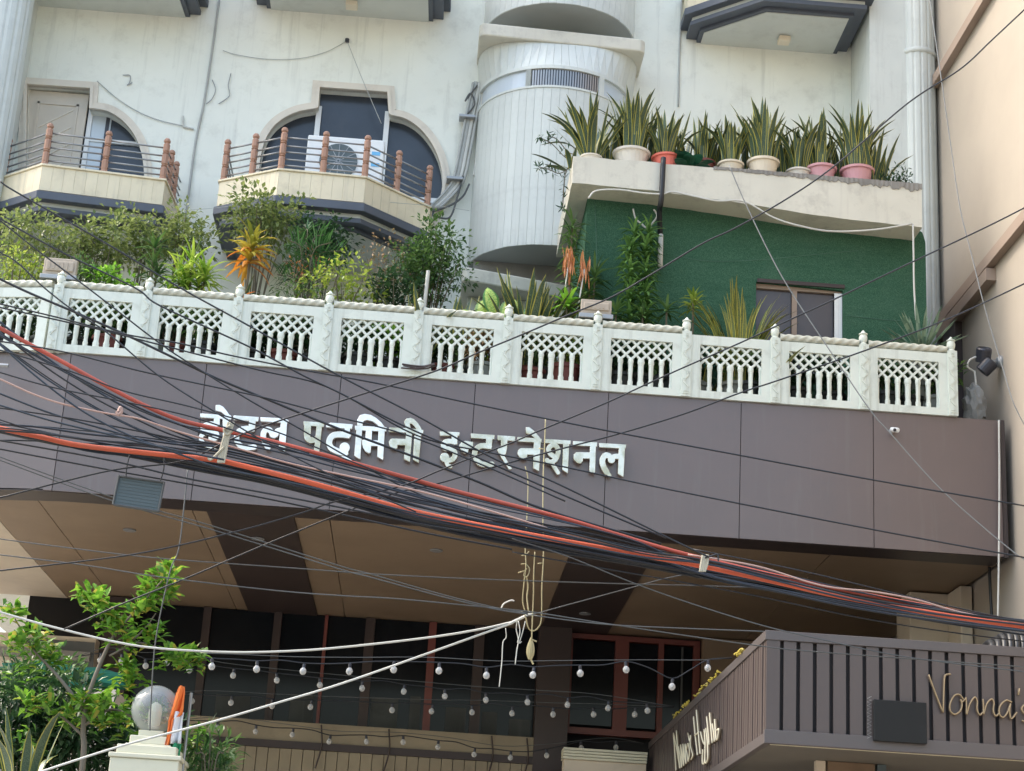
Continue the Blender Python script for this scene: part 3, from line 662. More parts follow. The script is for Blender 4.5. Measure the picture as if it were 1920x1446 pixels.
# left side wall of the court, with a grey glazed panel
a = at(0, 1185, 5.2); b = at(180, 1200, 5.2)
sw = pb(MB().box((-3.0, 5.2, 0), (b.x, 5.5, a.z)), 'side_wall', MT['pillar'])
p, q = at(50, 1215, 5.15), at(176, 1262, 5.15)
MB().poly([at(35, 1195, 5.17), at(178, 1205, 5.17), at(174, 1262, 5.17), at(125, 1258, 5.17), at(92, 1232, 5.17)]).build('grey_panel', MT['greycable'], sw)
MB().box((a.x, 5.12, a.z-.32), (b.x-.04, 5.19, a.z-.2)).build('broken_cornice', MT['concrete'], sw)

# ------------------------------------------------------------------ beige neighbour on the right
nb = empty('neighbour_building', (XB+1, -4, 0), 'beige rendered neighbouring building with angled brown string courses', 'building')
def nbp(m, name, mat, **kw):
    o = m.build(name, mat, nb, **kw); o.location = -Vector(nb.location); return o
nbp(MB().box((XB, -7.5, 0), (XB+9, 9, 17)), 'wall', MT['beige'])
zl1 = atx(1775, 140, XB).z; zl2 = atx(1786, 610, XB).z
nbp(MB().box((XB-.10, -7.4, zl1), (XB-.002, 2.5, zl1+.14)), 'string_course', MT['beigeband'])
nbp(MB().box((XB-.10, -7.4, zl2+.10), (XB-.002, 2.5, zl2+.24)), 'string_course', MT['beigeband'])
nbp(MB().box((XB-.12, atx(1850, 545, XB-.12).y, zl2-.09), (XB-.002, 2.5, zl2+.06)), 'string_course', MT['beigeband'])
nbp(MB().box((XB-.09, 1.7, ZT), (XB-.002, 2.2, zl2-.1)), 'downpipe_chase', MT['darkbrown'])
# ------------------------------------------------------------------ terrace balustrade
bal_ = empty('terrace_balustrade', (5, 0, ZT), 'white cast balustrade with lattice panels and twisted rope rail on the fascia', 'balustrade')
PW = .052
m = MB().box((-PW, -.055, 0), (PW, .05, .765))
m.lathe([(.044, .765), (.044, .785), (.03, .795), (.036, .80), (.046, .825), (.049, .85), (.045, .875), (.033, .89), (.05, .897), (.05, .905), (.036, .91), (.02, .93), (.006, .948)], (0, 0, 0), 14)
post_mesh = m.mesh('post', MT['cast'])
# carved vine running up the face of a post
m = MB()
for k in range(7):
    z = .14+k*.082; s = 1 if k % 2 else -1
    m.obox((0, -.059, z), Vector((.03*s, 0, .03)), (0, .006, 0), Vector((-.007, 0, .007*s)))
    m.obox((.024*s, -.059, z+.05), Vector((.011, 0, .011)), (0, .006, 0), Vector((-.009, 0, .009)))
m.box((-.03, -.063, .03), (.03, -.056, .04)); m.box((-.03, -.063, .055), (.03, -.056, .062)); m.box((-.008, -.063, .06), (.008, -.0565, .10))
for k in range(3): m.obox((0, -.058, .70+.018*k), (.022-.005*k, 0, 0), (0, .006, 0), (0, 0, .005))
carv_mesh = m.mesh('carving', MT['cast'])
OX0, OX1, OZ0, OZ1, LZ = .155, .845, .085, .625, .395
frame_mesh = loops_mesh([[(.05, 0), (.95, 0), (.95, .735), (.05, .735)], [(OX0, OZ0), (OX1, OZ0), (OX1, OZ1), (OX0, OZ1)]], .07)
frame_mesh.materials.clear(); frame_mesh.materials.append(MT['cast'])
pit = (OX1-OX0)/6
m = MB()
def clipseg(cx, cz, s):     # bar through (cx, cz) with slope s clipped to the lattice field
    pts = []
    for x in (OX0, OX1):
        z = cz+s*(x-cx)
        if LZ <= z <= OZ1: pts.append((x, z))
    for z in (LZ, OZ1):
        x = cx+(z-cz)/s
        if OX0 < x < OX1: pts.append((x, z))
    return pts[:2] if len(pts) >= 2 else None
for s, dy in ((1.02, .0), (-1.02, .003)):
    for k in range(-3, 10):
        sg = clipseg(OX0+pit*k, LZ+.0, s)
        if not sg: continue
        a, b = Vector((sg[0][0], 0, sg[0][1])), Vector((sg[1][0], 0, sg[1][1]))
        if (b-a).length < .03: continue
        t = (b-a).normalized(); m.obox((a+b)/2+Vector((0, dy, 0)), t*((b-a).length/2+.004), (0, .018, 0), Vector((-t.z, 0, t.x))*.0125)
lat_mesh = m.mesh('lattice', MT['cast'])
BP = [(.037, 0), (.037, .055), (.031, .06), (.031, .07), (.028, .08), (.032, .15), (.032, .24), (.035, .247), (.032, .255), (.037, .265), (.041, .285), (.037, .315), (.03, .33)]
blu_mesh = MB().lathe(BP, (0, 0, 0), 10, 0, .75); blu_mesh.sm = False; blu_mesh = blu_mesh.mesh('baluster', MT['cast'])
m = MB(); nl, ns = 70, 18; base = []
for i in range(nl+1):
    x = .052+.896*i/nl
    for k in range(ns):
        a = 2*PI*k/ns; R = .041+.0055*math.cos(3*a+i*.78); m.v.append((x, R*math.cos(a), R*math.sin(a)))
for i in range(nl):
    for k in range(ns): m.face((i*ns+k, i*ns+(k+1) % ns, (i+1)*ns+(k+1) % ns, (i+1)*ns+k))
m.sm = True; rope_mesh = m.mesh('rope_rail', MT['rope'])
def add_post(p, rz=0):
    o = inst('post', post_mesh, bal_, p, (0, 0, rz)); inst('carving', carv_mesh, o); return o
def add_bay(p, rz=0, rope=True):
    f = inst('panel', frame_mesh, bal_, p, (0, 0, rz)); inst('lattice', lat_mesh, f)
    for k in range(1, 6): inst('baluster', blu_mesh, f, (OX0+pit*k, .0, OZ0-.001), (0, 0, k))
    for x in (OX0+.008, OX1-.008): inst('baluster', blu_mesh, f, (x, .004, OZ0-.001), (0, 0, 1), (.6, .6, 1))
    if rope: inst('rope_rail', rope_mesh, bal_, (p[0], p[1], .79), (0, 0, rz))
PX = [i-5.0+.03*(1 if i == 0 else 0) for i in range(11)]
for i in range(11): add_post((PX[i], 0, 0))
for i in range(10): add_bay((i-5, 0, 0), rope=(i != 7))
th = math.atan2(-.2, 1)
for k in range(2):      # the run bends back at the left end
    a = Vector((-5, 0, 0))-Vector((math.cos(-th), math.sin(th), 0)).normalized()*0
    p = Vector((-5-math.cos(th)*(k+1), math.sin(-th)*(k+1), 0)); add_bay(tuple(p), th); add_post(tuple(p), th)
for k in range(2):      # return along the right end
    add_bay((5.0, k+.0, 0), PI/2, rope=False); add_post((5.0, k+1.0, 0), PI/2)
tag(MB().tube(catmull([at(754, 683, -.09), at(775, 686, -.09), at(795, 687, -.09), at(815, 682, -.09)], 5), .011, 6).tube(catmull([at(752, 690, -.09), at(780, 692, -.1), at(800, 691, -.09), at(816, 686, -.09)], 5), .009, 6).tube(catmull([at(756, 686, -.1), at(785, 690, -.1), at(815, 684, -.1)], 5), .008, 6).build('binding_wire', MT['darkbrown']), 'brown binding wire wrapped low round the balustrade post', 'wire')

# ------------------------------------------------------------------ hotel name in raised metal letters
def sdf_loops(prims, res=.5):
    pts = [p for pr in prims for p in pr[-1]] ; mx = max(pr[1] if pr[0] == 's' else pr[1] if pr[0] == 'd' else 0 for pr in prims)+6
    x0, x1 = min(p[0] for p in pts)-mx, max(p[0] for p in pts)+mx; y0, y1 = min(p[1] for p in pts)-mx, max(p[1] for p in pts)+mx
    x0 -= .371; y0 -= .473; nx, ny = int((x1-x0)/res)+3, int((y1-y0)/res)+3
    X, Y = np.meshgrid(x0+np.arange(nx)*res, y0+np.arange(ny)*res); D = np.full(X.shape, 1e9)
    def segd(a, b):
        ax, ay = a; bx, by = b; dx, dy = bx-ax, by-ay; L = dx*dx+dy*dy+1e-9
        t = np.clip(((X-ax)*dx+(Y-ay)*dy)/L, 0, 1); return np.hypot(X-ax-t*dx, Y-ay-t*dy)
    for pr in prims:
        if pr[0] == 'd': D = np.minimum(D, np.hypot(X-pr[2][0][0], Y-pr[2][0][1])-pr[1])
        elif pr[0] == 's':
            q = [(v.x, v.y) for v in catmull([Vector((*p, 0)) for p in pr[2]], 5)]
            for a, b in zip(q[:-1], q[1:]): D = np.minimum(D, segd(a, b)-pr[1]/2)
        else:
            q = pr[1]; ins = np.zeros(X.shape, bool); dd = np.full(X.shape, 1e9)
            for a, b in zip(q, q[1:]+q[:1]):
                dd = np.minimum(dd, segd(a, b)); c = (a[1] > Y) != (b[1] > Y)
                with np.errstate(divide='ignore', invalid='ignore'): ins ^= c & (X < (b[0]-a[0])*(Y-a[1])/((b[1]-a[1]) if b[1] != a[1] else 1e-9)+a[0])
            D = np.minimum(D, np.where(ins, -dd, dd))
    D = D+2.2
    # marching squares
    segs = {}
    def ip(i0, j0, i1, j1):
        a, b = D[j0, i0], D[j1, i1]; t = a/(a-b); return (round(X[j0, i0]+(X[j1, i1]-X[j0, i0])*t, 4), round(Y[j0, i0]+(Y[j1, i1]-Y[j0, i0])*t, 4))
    B = D < 0; act = np.argwhere((B[:-1, :-1].astype(int)+B[1:, :-1]+B[:-1, 1:]+B[1:, 1:]) % 4 != 0)
    for j, i in act:
        c = [B[j, i], B[j, i+1], B[j+1, i+1], B[j+1, i]]; E = {}
        cor = [(i, j), (i+1, j), (i+1, j+1), (i, j+1)]; ent = []; ext = []
        for k in range(4):
            k2 = (k+1) % 4
            if c[k] != c[k2]: (ext if c[k] else ent).append(ip(*cor[k], *cor[k2]))
        for a, b in zip(ext, ent if len(ent) == 1 else ent[::-1]): segs[a] = b
    loops = []
    while segs:
        s, e = segs.popitem(); lp = [s]
        while e != s and e in segs: lp.append(e); e = segs.pop(e)
        if len(lp) > 6: loops.append(lp)
    def simp(lp, tol):
        def rdp(a):
            if len(a) < 3: return a
            p, q = np.array(a[0]), np.array(a[-1]); d = q-p; L = np.hypot(*d)+1e-9; A = np.array(a)
            e = np.abs((A[:, 0]-p[0])*d[1]-(A[:, 1]-p[1])*d[0])/L; k = int(e.argmax())
            return rdp(a[:k+1])[:-1]+rdp(a[k:]) if e[k] > tol else [a[0], a[-1]]
        h = len(lp)//2; return rdp(lp[:h+1])[:-1]+rdp(lp[h:]+[lp[0]])[:-1]
    return [simp(l, .9) for l in loops]
S_, P_, D_ = (lambda w, *p: ('s', w, list(p))), (lambda *p: ('p', list(p))), (lambda r, x, y: ('d', r, [(x, y)]))
LET = [
 ((360, 750, 9.6), 'silver', [P_((155,245),(705,285),(702,352),(150,312)), P_((430,95),(500,92),(560,125),(620,195),(668,268),(705,285),(705,350),(600,335),(590,265),(520,212),(425,190)), P_((555,340),(665,345),(645,875),(560,845)),
   P_((400,310),(498,318),(495,470),(390,440)), S_(85, (440,440),(330,432),(215,470),(205,540),(290,585)), S_(85, (290,585),(400,570),(445,620),(420,690),(340,690)), S_(70, (280,585),(175,640),(165,720),(230,800),(330,840),(455,850))]),
 ((360, 750, 9.6), 'silver', [P_((750,280),(1200,310),(1190,385),(1145,388),(750,355)), P_((1030,365),(1145,385),(1128,560),(1020,530)), S_(92, (1085,525),(960,515),(860,560),(805,650),(810,740),(860,815),(940,855),(1020,858),(1120,848)), P_((800,540),(900,475),(1060,490),(1128,560),(900,600))]),
 ((360, 750, 9.6), 'silver', [P_((1235,315),(1690,335),(1742,378),(1722,415),(1690,412),(1240,385)), P_((1600,400),(1710,408),(1672,925),(1640,918),(1560,860),(1585,600)), S_(95, (1370,850),(1310,770),(1285,680),(1295,575),(1370,530),(1425,575),(1450,630),(1500,625),(1545,560),(1620,545))]),
 ((560, 760, 8), 'champagne', [P_((75,240),(385,262),(375,325),(75,300)), P_((85,290),(185,300),(178,470),(80,455)), S_(85, (128,440),(130,490),(180,525),(260,510)), P_((268,310),(350,318),(308,725),(225,705),(252,520))]),
 ((560, 760, 8), 'silver', [P_((415,285),(480,262),(810,288),(800,350),(770,352),(415,330)), P_((692,320),(770,330),(763,495),(690,490)), S_(88, (740,445),(570,440),(490,475),(458,550),(480,630),(550,675),(630,705),(700,715)), D_(75, 690, 635), P_((640,690),(755,660),(715,760),(630,735)), P_((650,765),(700,772),(802,810),(795,850),(640,822))]),
 ((560, 760, 8), 'silver', [P_((880,305),(880,220),(920,150),(990,130),(1080,145),(1160,190),(1240,260),(1290,325),(1220,335),(1180,290),(1110,240),(1030,220),(985,230),(960,260),(958,312)), P_((845,308),(1320,330),(1310,393),(845,370)), P_((865,360),(950,372),(925,805),(900,800),(835,755)), P_((1010,380),(1100,385),(1090,560),(1000,530)), P_((955,520),(1190,530),(1185,612),(1085,610),(1080,710),(1050,720),(1000,690),(965,630),(952,570)), P_((1200,385),(1290,390),(1265,820),(1180,770))]),
 ((560, 760, 8), 'champagne', [P_((1362,335),(1640,345),(1870,372),(1868,418),(1830,430),(1600,410),(1350,395)), P_((1615,400),(1702,428),(1668,850),(1580,805)), P_((1400,500),(1620,510),(1600,600),(1480,595),(1480,640),(1440,660),(1390,640),(1358,595),(1355,550),(1375,515)), P_((1740,425),(1840,430),(1800,865),(1715,815)), P_((1585,240),(1620,200),(1680,190),(1730,210),(1790,270),(1840,350),(1850,400),(1790,390),(1740,320),(1700,280),(1665,275),(1680,345),(1640,350),(1590,290))]),
 ((815, 790, 9.6), 'champagne', [P_((95,185),(450,200),(440,262),(95,258)), P_((305,255),(410,262),(405,420),(310,400)), S_(85, (362,378),(260,358),(190,375),(155,435),(200,492),(290,500),(355,545),(368,615),(325,685),(250,705)), D_(80, 180, 650), S_(66, (205,715),(232,785),(285,812))]),
 ((815, 790, 9.6), 'champagne', [P_((445,430),(490,370),(560,355),(692,375),(690,480),(612,490),(600,560),(540,580),(480,540)), P_((655,220),(1080,250),(1070,325),(655,300)), P_((930,310),(1040,320),(1020,500),(920,490)), S_(92, (985,452),(850,442),(765,485),(722,565),(735,655),(785,730),(865,775),(950,780),(1030,772))]),
 ((815, 790, 9.6), 'champagne', [P_((1135,255),(1450,275),(1440,355),(1135,338)), P_((1195,335),(1310,345),(1300,500),(1280,590),(1230,612),(1150,570),(1130,520),(1150,480),(1198,478)), P_((1165,590),(1240,600),(1392,860),(1340,868))]),
 ((955, 795, 8.348), 'champagne', [P_((260,55),(310,52),(370,95),(430,160),(485,225),(480,260),(400,225),(330,160),(262,150)), P_((130,205),(510,235),(500,295),(130,272)), P_((385,285),(490,292),(465,740),(375,690)), P_((200,380),(395,385),(390,482),(280,480),(275,545),(220,552),(160,520),(130,470),(140,415),(165,388))]),
 ((955, 795, 8.348), 'champagne', [P_((550,235),(960,262),(955,322),(550,297)), P_((845,315),(935,322),(915,775),(830,715)), S_(72, (715,515),(650,475),(615,400),(650,345),(710,332),(757,380),(765,450),(735,540),(680,590),(615,597),(592,570)), S_(58, (665,610),(715,690),(765,765)), S_(50, (705,300),(708,335))]),
 ((955, 795, 8.348), 'champagne', [P_((1000,270),(1375,290),(1370,355),(1000,335)), P_((1265,345),(1355,352),(1340,780),(1255,748)), P_((1050,443),(1275,450),(1260,542),(1150,540),(1150,580),(1110,622),(1055,605),(1008,550),(1010,480))]),
 ((955, 795, 8.348), 'champagne', [P_((1410,300),(1830,325),(1820,385),(1410,365)), P_((1715,375),(1810,383),(1785,830),(1700,780)), S_(85, (1560,500),(1510,490),(1465,540),(1458,610),(1485,690),(1525,755)), S_(55, (1515,735),(1570,805)), D_(55, 1600, 560), S_(78, (1600,560),(1640,512),(1740,508))]),
]
sign = empty('hotel_name_sign', (4, -.05, 7), 'raised metal Devanagari letters naming the hotel on the brown fascia', 'sign')
YL = -.075
for (ox, oy, sc), mt, prims in LET:
    lps = []
    for lp in sdf_loops(prims, 4.0): lps.append([P2(ox+x/sc, oy+y/sc, YL) for x, y in lp])
    o = loops_obj('letter', lps, YL, .035, MT[mt], sign, .003); o.location = -Vector(sign.location)
    c = sum((Vector((p[0], 0, p[1])) for p in lps[0]), Vector())/len(lps[0])

# ------------------------------------------------------------------ shop canopy, lower right
YC = -3.0
A0, A1, B0, B1 = at(1437, 1180, YC), at(1425, 1392, YC), at(1920, 1216, YC), at(1920, 1426, YC)
XC = A0.x; ZC1 = (A0.z+B0.z)/2; ZC0 = (A1.z+B1.z)/2; XE = XB-.05; YE = 5.0
can = empty('shop_canopy', (XC, YC, 0), 'dark brown slatted shop canopy box jutting out at the right', 'canopy')
def cbx(m, name, mat, par=None, **kw):
    o = m.build(name, mat, par or can, **kw)
    if par is None: o.location = -Vector(can.location)
    return o
cbx(MB().box((XC+.05, YC+.05, ZC0+.04), (XE, YE, ZC1-.06)), 'canopy_core', MT['gapdark'])
cbx(MB().box((XC-.01, YC-.01, ZC1-.085), (XE, YC+.049, ZC1)), 'top_rail', MT['awntrim'], bevel=.004)
cbx(MB().box((XC-.01, YC+.0495, ZC1-.085), (XC+.049, YE, ZC1)), 'top_rail', MT['awntrim'], bevel=.004)
cbx(MB().box((XC-.01, YC-.01, ZC0), (XE, YC+.049, ZC0+.12)), 'bottom_rail', MT['awntrim'], bevel=.004)
cbx(MB().box((XC-.01, YC+.0495, ZC0), (XC+.049, YE, ZC0+.09)), 'bottom_rail', MT['awntrim'], bevel=.004)
cbx(MB().box((XC+.05, YC+.1, ZC0+.012), (XE, YE, ZC0+.039)), 'ceiling', MT['awnunder'])
cbx(MB().box((XC+.06, YC+.06, ZC0+.0), (XE, YC+.095, ZC0+.03)), 'light_strip', MT['ivory'])
sp = (at(1546+31.1, 1280, YC).x-at(1546, 1280, YC).x); x = XC+.13
cbx(MB().box((XC+.005, YC+.001, ZC0+.121), (XC+.125, YC+.04, ZC1-.086)), 'slat', MT['slat'])
sm = MB().box((0, -.03, 0), (sp-.036, .0, ZC1-ZC0-.21)).mesh('slat', MT['slat'])
while x < XE-.1:
    inst('slat', sm, can, (x-XC+.03, .036, ZC0+.122)); x += sp
for k in range(int((YE-YC-.06)/.115)):
    y = YC+.06+.115*k
    cbx(MB().box((XC-.0+random.uniform(0, .006), y, ZC0+.092), (XC+.045, y+.085, ZC1-.087)), 'slat', MT['slat'])
# dark board on the front and the pale lettered strip at its side
a, b = at(1637, 1312, YC-.03), at(1737, 1396, YC-.03)
tag(MB().box((a.x, YC-.06, b.z), (b.x, YC-.012, a.z)).build('display_board', MT['boarddark'], bevel=.006), 'blank dark rectangular board on the canopy front left of the script sign', 'board')
zz_ = [at(1626+(0 if k % 2 else 8), 1306+k*3.4, YC-.03) for k in range(24)]
tag(MB().tube(zz_, .0014, 5).build('lettered_strip', MT['whitecable']), 'narrow upright strip of tiny pale lettering beside the dark board', 'lettering')
# script tube sign
def tube_sign(name, label, strokes, fn, rad, mat, back, off):
    e = empty(name, fn(*strokes[0][0]), label, 'sign')
    for st in strokes:
        p = [fn(*q) for q in st]; q = catmull(p, 6)
        o = MB().tube(q, rad, 8).build('tube', MT[mat], e, smooth=True); o.location = -Vector(e.location)
        o = MB().tube([v+off for v in q], rad*1.9, 6, flat=1).build('backing', MT[back], e, smooth=True); o.location = -Vector(e.location)
    return e
NON = [[(715,530),(782,710),(852,888)], [(852,888),(858,720),(866,560),(885,530),(925,527)],
 [(1045,765),(1010,722),(960,728),(920,800),(920,870),(960,907),(1012,878),(1032,815),(1018,765),(1030,790),(1065,760)],
 [(1068,745),(1075,830),(1076,905),(1105,810),(1152,745),(1176,785),(1174,860),(1200,912),(1232,885)],
 [(1230,762),(1236,830),(1236,905),(1265,810),(1312,762),(1334,800),(1328,870),(1352,922),(1390,890)],
 [(1505,792),(1448,775),(1392,830),(1386,900),(1420,936),(1462,890),(1492,805),(1482,870),(1500,948),(1552,888)],
 [(1576,660),(1566,725)], [(1690,812),(1645,802),(1598,850),(1625,900),(1670,930),(1655,985),(1600,965)]]
tube_sign('script_tube_sign', "gold script tube lettering Nonna's on the canopy front", NON, lambda x, y: at(1600+x/5.056, 1160+y/5.056, YC-.035), .0055, 'gold', 'goldback', Vector((0, .014, 0)))
HYG = [[(318,1085),(330,1240),(342,1440)], [(320,1090),(352,1250),(378,1415)], [(345,1062),(360,1240),(380,1415)],
 [(365,1215),(380,1300),(395,1408),(392,1290),(385,1195)], [(385,1195),(400,1280),(414,1392),(412,1290),(408,1190)], [(408,1190),(420,1280),(436,1372),(432,1280),(428,1190)], [(428,1190),(445,1270),(458,1352),(470,1260),(455,1185),(440,1250)],
 [(455,1085),(470,1160)], [(480,1105),(478,1200),(500,1290),(485,1335)],
 [(508,930),(525,1110),(545,1292)], [(535,870),(553,1080),(572,1282)], [(520,1110),(560,1075)],
 [(575,1075),(592,1150),(608,1190)], [(610,1050),(618,1200),(612,1360),(592,1365),(596,1240)], [(625,1040),(640,1180),(642,1330),(618,1365),(616,1240)],
 [(632,930),(645,1060),(655,1195)], [(660,895),(672,1030),(685,1178)], [(685,1000),(700,1090),(706,1165)], [(708,955),(715,1060),(722,1150)], [(728,1060),(745,1050),(738,1130),(725,1150)]]
tube_sign('script_tube_sign', "ivory script lettering Nonna's Hyggelike on the canopy's left side", HYG, lambda x, y: atx(1200+x/5.056, 1160+y/5.056, XC-.04), .0085, 'ivory', 'goldback', Vector((.016, 0, 0)))
# marigold garland along the side rail, black corrugated hose on the roof
g = MB()
for a, b in ((1298, 1350), (1262, 1296), (1380, 1392)):
    for k in range(40):
        px = random.uniform(a, b); t = (px-1205)/(1437-1205); py = 1400-220*t
        p = atx(px, py-random.uniform(0, 5), XC-.02); g.lathe([(.003, -.009), (.011, -.004), (.011, .003), (.004, .009)], (p.x+random.uniform(-.02, .02), p.y, ZC1+random.uniform(.0, .028)), 6)
tag(g.build('flower_garland', MT['yellow']), kind='stuff', label='yellow marigold garland lying along the canopy top edge', cat='garland')
h = empty('corrugated_hose', at(1885, 1215, YC+.5), 'black corrugated hose looped on the canopy roof at the right edge', 'hose')
hp = at(1885, 1222, YC+.5)
for k in range(9):
    a = PI*.06+PI*.88*k/8
for k in range(10):
    x = at(1845+k*11.5, 1215, YC+.5).x; o = MB()
    pts = [(x+.04*math.sin(a*1.0), hp.y-.22*math.cos(a), ZC1-.05+.27*math.sin(a)*(.62+.38*min(1, k/3))) for a in [PI*j/14 for j in range(15)]]
    o.tube(pts, .032, 8); ob = o.build('hose_ring', MT['black'], h, smooth=True); ob.location = -Vector(h.location)
# columns below the canopy
for a, b, mt, nm, lb in ((1530, 1548, 'pillar', 'canopy_post', 'slim beige post under the canopy'), (1552, 1640, 'marble', 'canopy_column', 'brown marble column under the canopy'), (1645, 1662, 'greypanel', 'canopy_post', 'slim dark grey post under the canopy')):
    xa, xb = at(a, 1430, YC+1).x, at(b, 1430, YC+1).x
    tag(MB().box((xa, YC+1, .13), (xb, YC+1+(xb-xa), ZC0+.01)).box((xa-.012, YC+.988, .13), (xb+.012, YC+1.012+(xb-xa), .3)).build(nm, MT[mt], bevel=.006), lb, 'column')

# ------------------------------------------------------------------ fittings on the walls and terrace
ac = empty('air_conditioner', (0, 0, 0), 'white outdoor air conditioner on the middle balcony behind the rails', 'air conditioner')
p, q = at(578, 252, 2.75), at(716, 335, 2.75)
ac.location = ((p.x+q.x)/2, 2.75, q.z-.12); W, H = q.x-p.x, p.z-ac.location.z
o = MB().box((-W/2, 0, 0), (W/2, .32, H)).build('casing', MT['frame'], ac, bevel=.02)
MB().lathe([(.25, 0), (.25, .015), (.235, .016)], (0, 0, 0), 28).build('fan_guard', MT['greypanel'], ac).rotation_euler = (PI/2, 0, 0)
ac.children[-1].location = (-.08, -.001, H*.47)
for k in range(12):
    a = 2*PI*k/12; MB().obox((-.08+.13*math.cos(a), -.02, H*.47+.13*math.sin(a)), Vector((math.cos(a), 0, math.sin(a)))*.115, (0, .003, 0), Vector((-math.sin(a), 0, math.cos(a)))*.004).build('guard_wire', MT['metalgrey'], ac)
for z in (.66, .42): MB().box((W/2-.16, -.006, H*z), (W/2-.05, -.001, H*z+.05)).build('logo_patch', MT['blue'], ac)
# conduits beside the tower
cond = empty('conduit_bundle', at(880, 280, YW-.1), 'bundle of pale grey conduits and cables clipped to the wall beside the curved tower', 'conduit')
for k, (off, r, mt) in enumerate(((0, .04, 'wallwire'), (9, .028, 'whitecable'), (18, .022, 'wallwire'), (-7, .018, 'wallwire'))):
    pts = [at(x+off*.8, y, YW-.09-.012*k) for x, y in ((893, 155), (880, 215), (868, 280), (856, 335), (838, 362), (808, 392))]
    ob = MB().tube(catmull(pts, 6), r, 7).build('conduit', MT[mt], cond, smooth=True); ob.location = -Vector(cond.location)
for pts, r, mt in (([(905, 150), (903, 200), (893, 300), (888, 330)], .016, 'whitecable'), ([(880, 345), (868, 368), (845, 385), (808, 398)], .014, 'greycable'), ([(868, 330), (856, 375), (848, 400), (838, 410), (812, 405)], .014, 'greycable'), ([(895, 160), (880, 180), (872, 190), (882, 175), (890, 195), (876, 215)], .01, 'greycable')):
    ob = MB().tube(catmull([at(x, y, YW-.14) for x, y in pts], 6), r, 6).build('cable', MT[mt], cond, smooth=True); ob.location = -Vector(cond.location)
for x, y in ((873, 222), (850, 338)):
    c = at(x, y, YW-.11); ob = MB().box((c.x-.09, c.y-.09, c.z-.02), (c.x+.13, c.y+.08, c.z+.02)).build('clip', MT['metalgrey'], cond, bevel=.006); ob.location = -Vector(cond.location)
def wallwire(pts, y, r, mt, label, name='wall_wire', n=6):
    return tag(MB().tube(catmull([at(a, b, y) for a, b in pts], n), r, 6).build(name, MT[mt], smooth=True), label, 'wire')
wallwire([(411, 0), (400, 80), (383, 190), (368, 260), (358, 330), (347, 420)], YW-.02, .016, 'wallwire', 'thin grey conduit running down the wall between the left and middle balconies', 'wall_conduit')
wallwire([(418, 95), (445, 103), (500, 111), (560, 110), (610, 98), (651, 77)], YW-.02, .005, 'wallwire', 'thin slack wire on the wall above the middle window')
wallwire([(652, 80), (680, 150), (715, 232)], YW-.12, .005, 'wallwire', 'thin straight wire dropping across the middle window')
wallwire([(182, 152), (220, 185), (260, 210), (300, 226), (343, 236)], YW-.02, .006, 'wallwire', 'thin wire from the left door head to the wall bracket')
wallwire([(1278, 0), (1274, 100), (1272, 200)], YW-.02, .012, 'wallwire', 'thin grey conduit down the wall right of the curved tower', 'wall_conduit')
wallwire([(346, 395), (600, 375), (800, 385), (880, 395)], YW-1.3, .003, 'wallwire', 'hair-thin wire sagging in front of the middle balcony')
c = at(651, 77, YW)
tag(MB().lathe([(.03, -.03), (.03, .02)], (c.x, YW-.02, c.z), 10).build('wall_hook', MT['lampblack']), 'small dark round hook on the wall above the middle window', 'hook')
b = MB()
for pts in ([(343, 218), (344, 238), (363, 242)],): b.tube([at(x, y, YW-.02) for x, y in pts], .014, 6)
tag(b.build('wall_bracket', MT['whitecable']), 'small L-shaped bracket on the wall right of the left balcony', 'bracket')
k0 = 0
for pts, lb in (([(230, 141), (244, 142), (243, 155), (238, 160), (248, 155)], 'bent rusty wire stub on the wall above the left window'), ([(398, 150), (404, 168), (398, 185), (387, 195)], 'bent wire stub on the wall left of the middle balcony'), ([(433, 138), (428, 160), (430, 180), (410, 195)], 'longer bent wire stub nearest the middle window')):
    wallwire(pts, YW-.02, .006, 'steel', lb, 'wire_stub', 4)
# flood lights seen from behind, above the rail
def flood(px0, py0, px1, py1, y, label):
    a, b = at(px0, py0, y), at(px1, py1, y); e = empty('flood_light', ((a.x+b.x)/2, y, b.z), label, 'lamp'); W, H = b.x-a.x, a.z-b.z
    MB().box((-W/2, 0, .06), (W/2, .09, H)).box((-W/2+.03, -.02, .1), (W/2-.03, -.001, H-.04)).build('housing', MT['fixture'], e, bevel=.012)
    for k in range(5): MB().box((-W/2+.06+k*(W-.12)/5, -.03, .12), (-W/2+.075+k*(W-.12)/5, -.021, H-.06)).build('cooling_rib', MT['fixture'], e)
    MB().box((-W/2-.02, -.03, 0), (W/2+.02, .05, .055)).build('bracket', MT['metalgrey'], e, bevel=.008)
    return e
flood(1090, 560, 1146, 600, .05, 'beige flood light seen from behind above the rail near the green cabin')
flood(84, 482, 140, 527, .12, 'grey flood light seen from behind above the rail at far left')
